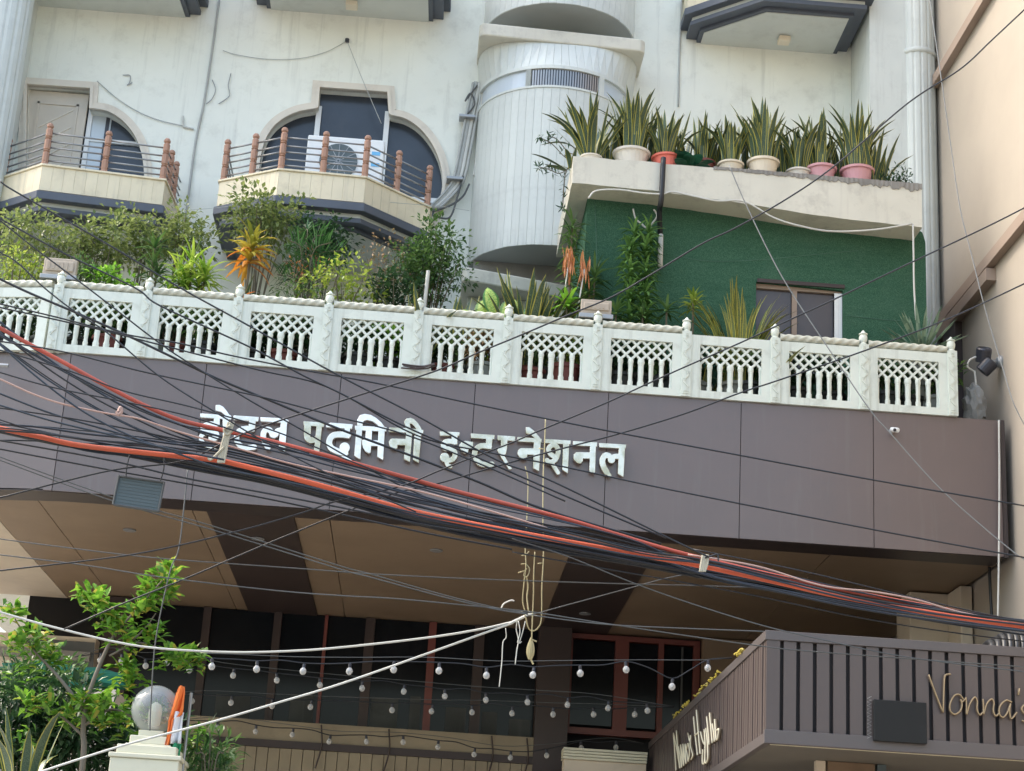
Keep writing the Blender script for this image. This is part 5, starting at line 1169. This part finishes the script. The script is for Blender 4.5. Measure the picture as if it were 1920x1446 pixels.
# ------------------------------------------------------------------ cables over the street
YU = -7.0
pxm = F/(YU-CP.y)*.955      # picture pixels in a metre at that distance
def cable(label, pts, wpx, mt='black', y=YU, n=7, name='overhead_cable', group=None, jit=0, y2=None, cat='cable'):
    P = []
    for i, (a, b) in enumerate(pts):
        yy = y if y2 is None else y+(y2-y)*i/(len(pts)-1)
        P.append(at(a, b+random.uniform(-jit, jit), yy))
    r = max(.0035, wpx/2/(F/((y if y2 is None else (y+y2)/2)-CP.y)))
    return tag(MB().tube(catmull(P, n), r, 7).build(name, MT[mt], smooth=True), label, cat, group)
U = [(-40, 592), (0, 615), (60, 648), (120, 680), (240, 745), (330, 785), (415, 806), (520, 830), (640, 862), (760, 895), (850, 920), (950, 945), (1050, 970), (1150, 1000), (1240, 1027), (1330, 1050), (1480, 1085), (1640, 1118), (1780, 1144), (1960, 1178)]
Lw = [(-40, 795), (0, 803), (80, 820), (150, 835), (300, 852), (400, 862), (450, 872), (600, 910), (760, 955), (900, 985), (1060, 1015), (1200, 1040), (1320, 1062), (1450, 1090), (1560, 1115), (1640, 1130), (1780, 1155), (1960, 1180)]
def yat(c, x):
    for (a, b), (p, q) in zip(c[:-1], c[1:]):
        if a <= x <= p: return b+(q-b)*(x-a)/(p-a)
    return c[-1][1]
cable('orange duct along the lower edge of the cable bundle', Lw, 10.5, 'orange', name='orange_duct', y=YU-.06)
cable('faded red-orange duct along the upper edge of the cable bundle', U, 8.5, 'redcable', name='red_duct', y=YU-.03, y2=YU+.22)
cable('pale pink cable crossing the left of the sign into the bundle', [(-30, 702), (0, 711), (60, 738), (120, 758), (200, 775), (260, 785), (330, 808), (400, 828), (450, 842), (540, 868), (640, 890), (760, 915), (850, 938), (960, 970), (1060, 1000), (1180, 1028), (1300, 1052)], 3.6, 'pinkcable', name='pink_cable', y=YU-.1)
cable('pale pink cable at the right end of the bundle', [(1290, 1040), (1420, 1062), (1540, 1098), (1640, 1110), (1720, 1125), (1800, 1148), (1900, 1165), (1950, 1172)], 3.6, 'pinkcable', name='pink_cable', y=YU-.1)
rs = random.Random(3)
for k in range(17):      # strands between the two ducts
    t0 = rs.uniform(.0, .14) if k % 2 else rs.uniform(.86, 1.2); tm = rs.uniform(.12, 1.25); te = rs.uniform(-1.4, 1.5); pts = []
    fan = rs.uniform(-70, 70) if k % 3 == 0 else 0
    for x in (-40, 60, 160, 260, 340, 420, 520, 640, 780, 920, 1060, 1200, 1320, 1450, 1600, 1760, 1960):
        u, l = yat(U, x), yat(Lw, x)
        if x < 420: t = t0+(tm-t0)*max(0, (x+40)/460); yy = u+(l-u)*t+fan*(1-(x+40)/460)
        elif x < 1320: t = tm; yy = u+(l-u)*t+6*math.sin(x*.006+k*1.7)
        else: yy = l+te*(13-3*(x-1320)/640)+3*math.sin(x*.008+k)
        pts.append((x, yy+rs.uniform(-1.6, 1.6)))
    cable('black strand inside the thick cable bundle sagging across the fascia', pts, rs.choice((2.8, 3.2, 3.6, 4, 4.6)), rs.choice(('black', 'blackblue')), y=YU+(rs.uniform(.03, .25) if k % 7 else -.12), n=5, name='bundle_strand', group='strands of the main cable bundle')
for k in range(6):       # thick part of the bundle, lower side
    d = 6+k*3.3; pts = [(x, yat(Lw, x)+d*(.35 if x < 300 else 1)*(1 if x < 1350 else .55)+2*math.sin(x*.01+k)-(8 if x > 1600 else 0)) for x in (-40, 100, 240, 380, 500, 640, 780, 920, 1060, 1200, 1320, 1450, 1600, 1760, 1960)]
    cable('dark strand hanging just below the orange duct', pts, rs.choice((5, 6, 7)), rs.choice(('black', 'blackblue')), y=YU+rs.uniform(.02, .2), n=5, name='bundle_strand', group='strands under the orange duct')
def c5(*p): return [(x/3, y/3+360) for x, y in p]
W = [
 ('thin black cable from upper left across the third balustrade bay to the bundle', [(0, 340), (30, 360), (200, 457), (333, 537), (447, 600), (633, 703), (780, 779), (930, 862), (1030, 900), (1260, 1012), (1330, 1045)], 4),
 ('thin black cable falling from the far left over the second post', c5((-60, 120), (0, 150), (350, 340), (760, 540), (900, 640), (1400, 870), (1700, 1030), (1920, 1135))+[(760, 800), (900, 860), (1060, 930), (1250, 1010)], 4),
 ('thin black cable falling steeply across the second balustrade bay', c5((-40, 130), (0, 160), (200, 320), (520, 560), (870, 830), (1060, 960), (1400, 1170), (1700, 1340))+[(640, 850), (740, 905), (860, 960)], 3.5),
 ('thin black cable falling across the leftmost post into the sign', c5((-40, 320), (0, 340), (100, 400), (250, 540), (430, 680), (600, 790), (900, 1040), (1230, 1250))+[(500, 830), (640, 900), (780, 960)], 3.5),
 ('thicker black cable falling across the lower second balustrade bay', c5((-40, 470), (0, 490), (170, 570), (430, 680), (700, 800), (930, 910), (1200, 1040), (1560, 1190), (1900, 1330))+[(780, 858), (900, 905), (1020, 955), (1240, 1020)], 5.5),
 ('thin black cable sloping gently over the third bay to the right edge', c5((-40, 618), (0, 630), (300, 700), (700, 800), (1000, 850), (1300, 920), (1700, 1000))+[(713, 720), (900, 760), (1140, 808), (1313, 840), (1637, 900), (1930, 950)], 3.6),
 ('thin black cable sloping just under the balustrade foot to the right edge', c5((-40, 640), (0, 650), (500, 760), (900, 860), (1450, 1000))+[(617, 727), (780, 816), (920, 849), (1055, 875), (1260, 919), (1637, 993), (1930, 1047)], 3.6),
 ('thin black cable along the upper fascia behind the sign', c5((-40, 832), (0, 840), (360, 900), (800, 1010), (1150, 1085), (1500, 1160), (1920, 1270))+[(760, 815), (900, 870), (1060, 940)], 3.6),
 ('thin black cable on the left fascia below the red duct', c5((-40, 880), (0, 890), (400, 1010), (700, 1120), (1080, 1210), (1500, 1330))+[(620, 850), (760, 905)], 3.4),
 ('thin black cable crossing the left fascia toward the knot', c5((-30, 1005), (0, 1015), (300, 1100), (700, 1180), (1060, 1260), (1400, 1370))+[(580, 850)], 3.4),
 ('black cable rising from the lower left to the sign', [(-30, 935), (0, 933), (110, 905), (220, 880), (345, 864), (430, 825), (500, 797), (667, 743), (813, 697), (900, 660), (980, 627), (1060, 593), (1147, 557), (1217, 517), (1317, 457), (1380, 427), (1480, 370), (1570, 307), (1703, 193), (1800, 130), (1860, 75), (1940, 0)], 3.8),
 ('long black cable rising from the dark soffit beam past the cabin window', [(-30, 1075), (0, 1070), (247, 1040), (430, 1000), (565, 962), (630, 940), (750, 912), (820, 884), (880, 860), (955, 832), (1013, 807), (1133, 757), (1207, 723), (1280, 690), (1390, 642), (1480, 600), (1567, 560), (1707, 493), (1847, 427), (1940, 380)], 3.6),
 ('black cable rising from the soffit across the last letters to the right edge', [(120, 1180), (240, 1128), (343, 1087), (493, 1023), (640, 963), (740, 925), (820, 907), (940, 872), (1070, 837), (1155, 815), (1280, 777), (1387, 737), (1460, 713), (1623, 657), (1780, 597), (1940, 523)], 3.6),
 ('pale grey cable from the cabin roof across the fascia to the lower right', [(1367, 310), (1397, 380), (1447, 483), (1487, 553), (1553, 653), (1630, 767), (1670, 813), (1767, 920), (1890, 1027), (1940, 1060)], 2.6, 'midgrey'),
 ('thin grey wire down the fluted column and beige wall', [(1742, -10), (1755, 80), (1768, 170), (1785, 290), (1800, 390), (1822, 480), (1850, 590), (1880, 690), (1900, 755), (1930, 815)], 2.4, 'midgrey'),
 ('thin grey wire across the soffit, upper of the level pair', [(-20, 1008), (110, 1025), (300, 1047), (587, 1068), (693, 1076), (900, 1086), (1140, 1094), (1300, 1098), (1480, 1104)], 2.8, 'greycable'),
 ('thin grey wire across the soffit, lower of the level pair', [(-20, 1038), (160, 1060), (300, 1082), (513, 1107), (640, 1117), (747, 1123), (913, 1139), (1000, 1148), (1153, 1172), (1400, 1208), (1540, 1223), (1940, 1252)], 3, 'greycable'),
 ('double grey wire falling from the grey panel to the hanging cords, upper strand', [(-20, 848), (0, 857), (213, 933), (400, 987), (640, 1062), (693, 1076), (833, 1116), (927, 1139), (990, 1150)], 3, 'greycable'),
 ('double grey wire falling from the grey panel to the hanging cords, lower strand', [(-20, 853), (0, 863), (213, 940), (400, 994), (640, 1068), (693, 1082), (833, 1120), (927, 1142), (990, 1152)], 3, 'greycable'),
 ('thin wire from the bundle down to the canopy corner', [(960, 1010), (1063, 1043), (1187, 1093), (1300, 1133), (1430, 1173), (1540, 1199), (1700, 1232), (1940, 1262)], 3, 'greycable'),
 ('thin wire rising from the hanging cords to the right soffit beam', [(985, 1156), (1080, 1130), (1180, 1103), (1260, 1082), (1350, 1068)], 2.6, 'greycable'),
 ('thin wire from the hanging cords to the canopy corner', [(1000, 1154), (1090, 1166), (1167, 1173), (1300, 1179), (1432, 1184)], 2.8, 'greycable'),
 ('thin black wire along the lower bundle at the right', [(960, 1035), (1120, 1064), (1280, 1092), (1420, 1118), (1620, 1160), (1800, 1188), (1940, 1205)], 3, 'black'),
 ('thin black wire above the bundle at the right end', [(1300, 1030), (1500, 1070), (1700, 1118), (1850, 1152), (1940, 1168)], 3, 'black'),
 ('slate cable on the left fascia merging into the lower orange duct', c5((-40, 1120), (0, 1135), (300, 1250), (640, 1350), (800, 1400))+[(330, 845), (450, 868)], 4.5, 'blackblue'),
 ('slate cable low on the left fascia below the pink cable', c5((-40, 1190), (0, 1200), (300, 1290), (640, 1370))+[(300, 838), (420, 862)], 4.5, 'blackblue'),
 ('thin black cable along the fascia bottom at left', [(-20, 838), (0, 842), (200, 880), (340, 905), (500, 935), (640, 965), (800, 1000), (960, 1030)], 4, 'black'),
 ('thin black cable along the fascia bottom at left, second one', [(-20, 822), (0, 826), (200, 862), (340, 895), (500, 925), (640, 952), (800, 985), (900, 1000)], 4, 'black'),
]
for w in W: cable(w[0], w[1], w[2]*(.8 if len(w) > 3 and w[3] == 'greycable' else .92), w[3] if len(w) > 3 else 'black', y=YU+random.uniform(-.35, .5))
# cables fixed to the cabin and the end of the fascia
cable('white cable looped under the cabin roof slab', [(1103, 372), (1118, 358), (1160, 356), (1205, 362), (1240, 364), (1262, 360), (1300, 368), (1345, 377), (1395, 378), (1450, 408), (1500, 424), (1560, 434), (1640, 431), (1710, 420)], 4, 'whitecable', y=.3, name='white_cable')
cable('white cable hanging down the right end of the green cabin', [(1712, 420), (1713, 480), (1714, 540), (1718, 600)], 4, 'whitecable', y=.3, name='white_cable')
cable('white cable stretched straight down the right end of the fascia', [(1873, 788), (1874, 900), (1873, 1040), (1871, 1165)], 4, 'whitecable', y=-.06, name='white_cable')
cable('black cable down the porch pillar at the right', [(1855, 1062), (1857, 1110), (1860, 1165)], 6, 'black', y=.6, name='black_cable')
cable('loose white cord ends dangling on the green turf', [(1187, 392), (1192, 410), (1203, 420), (1212, 427), (1222, 420), (1232, 405), (1226, 393)], 4, 'whitecable', y=.6, name='cord')
# white ropes and the knot of yellowed cords
YR = -6.2
cable('upper of the two white ropes meeting below the fascia', [(-30, 1138), (17, 1153), (100, 1176), (213, 1203), (300, 1216), (433, 1223), (540, 1221), (640, 1214), (800, 1196), (900, 1180), (962, 1166)], 4.2, 'whitecable', y=YR, name='white_rope', cat='rope')
cable('lower of the two white ropes slanting from the lamp pillar', [(40, 1460), (80, 1446), (230, 1398), (400, 1353), (520, 1318), (640, 1282), (800, 1226), (900, 1190), (962, 1168)], 4.2, 'whitecable', y=YR, name='white_rope', cat='rope')
def cord(label, pts, w=2.4, mt='cord', loops=(), y=YR-.05, name='dangling_string'):
    e = empty(name, at(*pts[0], y), label, 'cord'); b0 = Vector(e.location); r = w/2/(F/(y-CP.y))
    o = MB().tube(catmull([at(a, b, y+.02*math.sin(i)) for i, (a, b) in enumerate(pts)], 6), r, 6).build('strand', MT[mt], e, smooth=True); o.location = -b0
    for lp in loops:
        o = MB().tube(catmull([at(a, b, y-.01) for a, b in lp], 5), r*.9, 6).build('knot', MT[mt], e, smooth=True); o.location = -b0
    return e
cord('yellowed cord with knots hanging left of the sign end', [(985, 875), (990, 900), (989, 950), (987, 990), (985, 1030), (986, 1060), (983, 1090), (980, 1125), (984, 1145)], loops=[[(978, 1042), (986, 1040), (992, 1034)], [(977, 1058), (986, 1058), (993, 1068), (988, 1082), (982, 1078), (988, 1066)], [(972, 1074), (985, 1070)]])
cord('short yellowed cord parallel to the knotted one', [(987, 1080), (990, 1100), (988, 1120), (991, 1146)], 3)
cord('long yellowed cord looping in a U below the rope end', [(1023, 785), (1021, 840), (1019, 880), (1018, 960), (1019, 1040), (1016, 1100), (1015, 1160), (1008, 1178), (998, 1183), (990, 1176), (985, 1155), (977, 1146)], 2.5, loops=[[(1017, 1056), (1008, 1057)], [(1019, 842), (1010, 841)]])
cord('straight yellowed cord ending in a tassel', [(1003, 1035), (1001, 1070), (1000, 1120), (998, 1165), (997, 1200)], 2.5)
e = empty('cord_tassel', at(995, 1212, YR-.05), 'bunched yellow cord tassel hanging below the fascia', 'tassel')
for k in range(14):
    a = 2*PI*k/14; MB().tube(catmull([(0, 0, .06), (.02*math.cos(a), .02*math.sin(a), .0), (.022*math.cos(a), .022*math.sin(a), -.05), (.008*math.cos(a), .008*math.sin(a), -.09)], 4), .006, 5).build('loop', MT['cord'], e)
MB().tube([(0, 0, .05), (.04, 0, .035)], .006, 5).build('loop', MT['cord'], e); MB().tube([(0, 0, -.08), (.025, 0, -.125)], .007, 5).build('loop', MT['cord'], e)
cord('pale frayed cord hanging lowest below the rope knot', [(948, 1178), (949, 1195), (943, 1205), (941, 1240), (938, 1270), (936, 1288)], 2, 'whitecable')
cord('grey frayed cords hanging between rope end and tassel', [(970, 1160), (968, 1180), (972, 1200), (969, 1220), (966, 1246)], 2.2, 'whitecable', loops=[[(972, 1165), (975, 1185), (970, 1205)], [(985, 1165), (980, 1185), (974, 1205), (978, 1203)]])
tag(MB().tube(catmull([at(a, b, YR-.03) for a, b in ((955, 1170), (962, 1166), (975, 1160), (990, 1153), (1000, 1153))], 5), .011, 6).tube(catmull([at(a, b, YR-.06) for a, b in ((940, 1140), (945, 1132), (958, 1126), (964, 1127))], 5), .006, 6).build('rope_knot', MT['whitecable']), 'knot of rope ends where the two white ropes meet', 'rope')
# jute ties round the bundle
for pts_, lb in (([(433, 792), (424, 820), (418, 845), (413, 868)], 'jute tie binding the two orange ducts at the left'), ([(1322, 1040), (1320, 1056), (1316, 1072)], 'jute tie round the bundle at the right')):
    e = empty('jute_tie', at(*pts_[0], YU-.1), lb, 'tie'); b0 = Vector(e.location)
    for k in range(4):
        q = [at(a+k*3.2-4+random.uniform(-1, 1), b, YU-.14) for a, b in pts_]; o = MB().tube(catmull(q, 5), .009, 6).build('strand', MT['jute'], e); o.location = -b0
    if len(pts_) > 3:
        o = MB().tube(catmull([at(a, b, YU-.15) for a, b in ((420, 838), (408, 850), (395, 862), (390, 858))], 5), .008, 6).build('loose_end', MT['jute'], e); o.location = -b0
        o = MB().tube(catmull([at(a, b, YU-.15) for a, b in ((436, 808), (426, 815), (420, 806), (432, 798))], 5), .009, 6).build('knot', MT['jute'], e); o.location = -b0
    else:
        o = MB().tube(catmull([at(a, b, YU-.15) for a, b in ((1322, 1046), (1335, 1042), (1345, 1040), (1347, 1052))], 5), .006, 6).build('loose_end', MT['black'], e); o.location = -b0
o = MB().tube(catmull([at(a, b, YU-.1) for a, b in ((222, 772), (226, 764), (228, 772), (222, 778), (219, 772))], 4), .012, 6).build('cable_clip', MT['pinkcable']); tag(o, 'small pink clip on the pale pink cable', 'clip')
# hanging grey panel
YP = YU+.1; q = [at(223, 893, YP), at(308, 905, YP), at(297, 959, YP), at(212, 946, YP)]
e = empty('suspended_board', q[3], 'grey ribbed panel hung by wires under the cable bundle', 'panel'); b0 = Vector(e.location); nn = Vector((0, .05, 0)); m = MB()
n0 = len(m.v); m.v += [tuple(p-b0) for p in q]+[tuple(p-b0+nn) for p in q]
for f_ in ((0, 3, 2, 1), (4, 5, 6, 7), (0, 1, 5, 4), (1, 2, 6, 5), (2, 3, 7, 6), (3, 0, 4, 7)): m.face(f_)
m.build('board', MT['greypanel'], e, bevel=.006)
for k in range(1, 9):
    t = k/9; a, b = q[0].lerp(q[3], t)-b0, q[1].lerp(q[2], t)-b0; MB().tube([a.lerp(b, .04)+Vector((0, -.002, 0)), a.lerp(b, .96)+Vector((0, -.002, 0))], .0012, 5).build('rib', MT['greypanel'], e)
for a, b in ((q[0], q[1]), (q[3], q[2]), (q[0], q[3]), (q[1], q[2])): MB().tube([a-b0+Vector((0, -.004, 0)), b-b0+Vector((0, -.004, 0))], .008, 6).build('edge', MT['greycable'], e)
for a in ([(243, 853), (238, 875), (236, 895)], [(308, 858), (307, 880), (301, 902)]): MB().tube(catmull([at(x, y, YP-.03)-b0 for x, y in a], 4), .005, 5).build('hanger', MT['black'], e)
cable('thin wire dropping from the bundle through the tree to the lamp globe', [(352, 880), (345, 950), (335, 1030), (318, 1075), (292, 1200), (283, 1320), (281, 1370)], 2.6, 'greycable', y=-5)
# ------------------------------------------------------------------ court entrance: lamp pillar, flag, planting
YT = -4.0
c = at(278, 1446, YT); lp = empty('lamp_pillar', (c.x, YT, 0), 'cream stepped gate pillar topped by a glass globe lamp', 'lamp'); pm = F/(YT-CP.y)*.955
def zz(py): return at(278, py, YT).z
def stp(hw, z0, z1, nm): return MB().box((-hw, -hw, z0), (hw, hw, z1)).build(nm, MT['lampcream'], lp, bevel=.008)
stp(.27, .13, zz(1430), 'shaft'); stp(.285, zz(1430)+.001, zz(1421), 'cap'); stp(.235, zz(1421)+.001, zz(1404), 'step'); stp(.18, zz(1404)+.001, zz(1400), 'cap')
stp(.155, zz(1400)+.001, zz(1384), 'step'); stp(.10, zz(1384)+.001, zz(1372), 'neck')
R = .195; zc = zz(1330)
o = MB().lathe([(R*math.cos(a)+.0005, R*math.sin(a)) for a in [-1.25+2.8*k/22 for k in range(23)]], (0, 0, zc), 30).build('globe', MT['globe'], lp, smooth=True)
MB().lathe([(.04, -.16), (.05, -.1), (.055, -.02), (.04, .04), (.01, .06)], (0, 0, zc), 14).build('lamp_holder', MT['lampcream'], lp)
MB().lathe([(.075, -R), (.085, -R+.02), (.07, -R+.03)], (0, 0, zc-.005), 16).build('collar', MT['lampblack'], lp)
# furled tricolour flag
c = at(330, 1446, YT-.1); fl = empty('furled_flag', (c.x, YT-.1, 0), 'furled saffron, white and green flag on a pole beside the globe lamp', 'flag'); b0 = Vector(fl.location)
MB().tube([(.035, .06, .13), (.045, .06, at(340, 1296, YT-.1).z)], .012, 8).build('pole', MT['steel'], fl)
def cloth(rows, nm, mt):
    m = MB(); n = 13
    for i, (xa, xb, py) in enumerate(rows):
        A, Bq = at(xa, py, YT-.1)-b0, at(xb, py, YT-.1)-b0
        for k in range(n):
            t = k/(n-1); m.v.append(tuple(A.lerp(Bq, t)+Vector((0, .035*math.sin(t*9+i*.6)+(-.03 if 0 < k < n-1 else 0), 0))))
    for i in range(len(rows)-1):
        for k in range(n-1): a = i*n+k; m.face((a, a+1, a+n+1, a+n))
    o = m.build(nm, MT[mt], fl, smooth=True, fixn=False); s = o.modifiers.new('solid', 'SOLIDIFY'); s.thickness = .006; return o
cloth([(337, 345, 1288), (331, 346, 1300), (326, 345, 1315), (322, 344, 1330), (320, 342, 1340), (318, 326, 1352), (316, 321, 1380), (309, 315, 1405), (307, 312, 1420)], 'saffron_band', 'saffron')
cloth([(321, 344, 1336), (321, 342, 1350), (319, 341, 1370), (318, 340, 1385), (319, 339, 1396)], 'white_band', 'flagwhite')
cloth([(320, 339, 1395), (318, 338, 1406), (321, 336, 1425), (324, 335, 1446), (325, 334, 1475)], 'green_band', 'flaggreen')
# tree with leaf whorls
c = at(158, 1446, YT); tr = empty('young_tree', (c.x, YT+.3, .13), 'young tree with whorls of bright green leaves at lower left', 'tree'); b0 = Vector(tr.location); YL2 = YT+.1
def tb(pts, r0, r1, nm):
    q = catmull([at(a, b, YL2)-b0 for a, b in pts], 5); return MB().tube(q, [r0+(r1-r0)*i/(len(q)-1) for i in range(len(q))], 8).build(nm, MT['bark'], tr, smooth=True)
q0 = at(154, 1446, YL2)-b0; q = catmull([Vector((0, 0, 0)), Vector((q0.x*.5, q0.y, q0.z*.5)), q0, at(156, 1370, YL2)-b0, at(162, 1310, YL2)-b0], 6)
MB().tube(q, [.03-.01*i/(len(q)-1) for i in range(len(q))], 10).build('trunk', MT['bark'], tr, smooth=True)
for pts, r0, r1 in (([(162, 1312), (190, 1240), (215, 1190), (250, 1150), (305, 1088)], .02, .006), ([(215, 1195), (195, 1165), (172, 1128)], .012, .005), ([(156, 1330), (110, 1270), (60, 1215), (28, 1160)], .017, .005), ([(250, 1200), (275, 1175), (292, 1150)], .008, .004), ([(205, 1230), (260, 1205), (310, 1222), (352, 1240)], .009, .004), ([(158, 1360), (210, 1330), (262, 1350), (310, 1345)], .014, .005), ([(156, 1380), (110, 1340), (60, 1320)], .012, .005)):
    tb(pts, r0, r1, 'branch')
lm = [blade_mesh(1, .36, .6, L_TREE, taper=2, fold=.3, ns=5) for _ in range(3)]
CL = [(165, 1122, 15), (188, 1140, 10), (312, 1080, 14), (285, 1105, 14), (300, 1115, 9), (258, 1148, 10), (275, 1130, 10), (205, 1165, 10), (215, 1185, 9), (282, 1190, 9), (240, 1208, 9), (235, 1262, 13), (245, 1278, 9), (340, 1235, 13), (365, 1238, 10), (322, 1240, 8), (20, 1148, 10), (62, 1195, 11), (30, 1210, 10), (75, 1225, 11), (100, 1230, 8), (90, 1330, 12), (60, 1318, 8), (150, 1315, 13), (128, 1345, 11), (190, 1320, 12), (215, 1345, 12), (180, 1358, 12), (250, 1375, 11), (290, 1352, 10), (305, 1340, 8), (232, 1322, 10), (40, 1265, 8), (365, 1385, 8), (55, 1390, 8)]
nl = 0
for px, py, n_ in CL:
    c = at(px, py, YL2+random.uniform(-.15, .15))-b0
    for k in range(n_):
        if nl >= 298: break
        a = k*2.4+random.random(); el = random.uniform(.15, 1.5); s = random.uniform(.13, .21)
        o = inst('leaf', random.choice(lm), tr, tuple(c+rv()*.05), (-el, random.uniform(-.3, .3), a), (s, s, s)); nl += 1
m = MB()
for px, py, n_ in CL:
    c = at(px, py, YL2+random.uniform(-.1, .25))-b0
    for k in range(26):
        d = rv(); d.z = abs(d.z)*.8-.2; leaf4(m, c+rv()*.09, d, random.uniform(.09, .16), .045, droop=.25)
tag(m.build('small_foliage', L_TREE, tr, fixn=False), kind='stuff')
# planting round the foot of the tree
def low(px, py, y, rx, rz, lb, mat, n, L, W, nm='shrub', clump=40):
    c = at(px, py, y); shrub(nm, lb, (c.x, y, .13), c, (rx, .4, rz), n, L, W, mat, nb=14, clump=clump)
low(60, 1370, YT+.8, .55, .45, 'dark green shrub mass behind the young tree at far left', L_DARK, 2200, .13, .045)
low(200, 1400, YT+.9, .6, .35, 'dark shrub behind the cream lamp pillar', L_DARK, 2200, .13, .04)
low(70, 1290, YT+1.2, .5, .22, 'dull green shrub with brownish tips beside the green netting', L_MID, 1000, .10, .04)
low(375, 1425, YT+.6, .26, .25, 'green shrub right of the furled flag', L_MID, 700, .12, .04)
c = at(45, 1446, YT-.4); snake(c.x, YT-.4, at(45, 1490, YT-.4).z, .72, 12, .3, 'large sword plant in the lower left corner', [blade_mesh(1, .085, random.uniform(0, .9), B_SNAKE) for _ in range(4)], potspec=None, wide=1.0)
c2 = at(40, 1480, YT-.4); tag(MB().lathe([(.2, 0), (.26, .9), (.28, .92), (.28, at(45, 1490, YT-.4).z-.13), (.25, at(45, 1490, YT-.4).z-.135)], (c2.x, YT-.4, .13), 20).build('tall_planter', MT['potgrey']), 'tall grey planter under the large sword plant at lower left', 'planter')
c = at(395, 1446, YT+.2); e = empty('palm', (c.x, YT+.2, .13), 'small palm with pale fronds right of the flag', 'palm'); b0 = Vector(e.location); st = MB()
for tx, ty in ((345, 1395), (385, 1375), (400, 1425), (412, 1440), (365, 1410), (420, 1410)):
    tip = at(tx, ty, YT+.2+random.uniform(-.2, .2))-b0; q = catmull([Vector((0, 0, 1.6)), Vector((tip.x*.3, tip.y*.3, tip.z*.95)), tip], 7); st.tube(q, .007, 5); f = MB()
    for j in range(4, len(q)-1):
        t = (q[j+1]-q[j]).normalized(); s = t.cross(Vector((0, 1, .3))).normalized()
        for sg in (-1, 1): strap(f, q[j], t*.6+s*sg*.8, .2, .018, .6, 4)
    tag(f.build('frond', L_PALM, e, fixn=False), kind='stuff')
st.tube([(0, 0, 0), (0, 0, 1.62)], .03, 6); st.build('stem', MT['twig'], e)
# green netting heap on the court wall
c = at(110, 1275, 1.0); bm = bmesh.new(); bmesh.ops.create_icosphere(bm, subdivisions=4, radius=1)
for v in bm.verts:
    n_ = .16*math.sin(v.co.x*8+v.co.z*3)+.13*math.sin(v.co.y*9+v.co.x*5)+.1*math.sin(v.co.z*14+v.co.x*11); v.co = Vector((v.co.x*.62, v.co.y*.3, v.co.z*.17))*(1+n_)
me = bpy.data.meshes.new('green_netting'); bm.to_mesh(me); bm.free(); me.materials.append(MT['netgreen'])
o = link(bpy.data.objects.new('green_netting', me)); o.location = c; tag(o, 'heap of green shade netting behind the young tree', 'netting')
tag(MB().box((c.x-1.2, .6, .13), (c.x+.7, 1.5, c.z-.12)).build('court_wall', MT['pillar'], bevel=.01), 'low beige court wall under the green netting', 'wall')
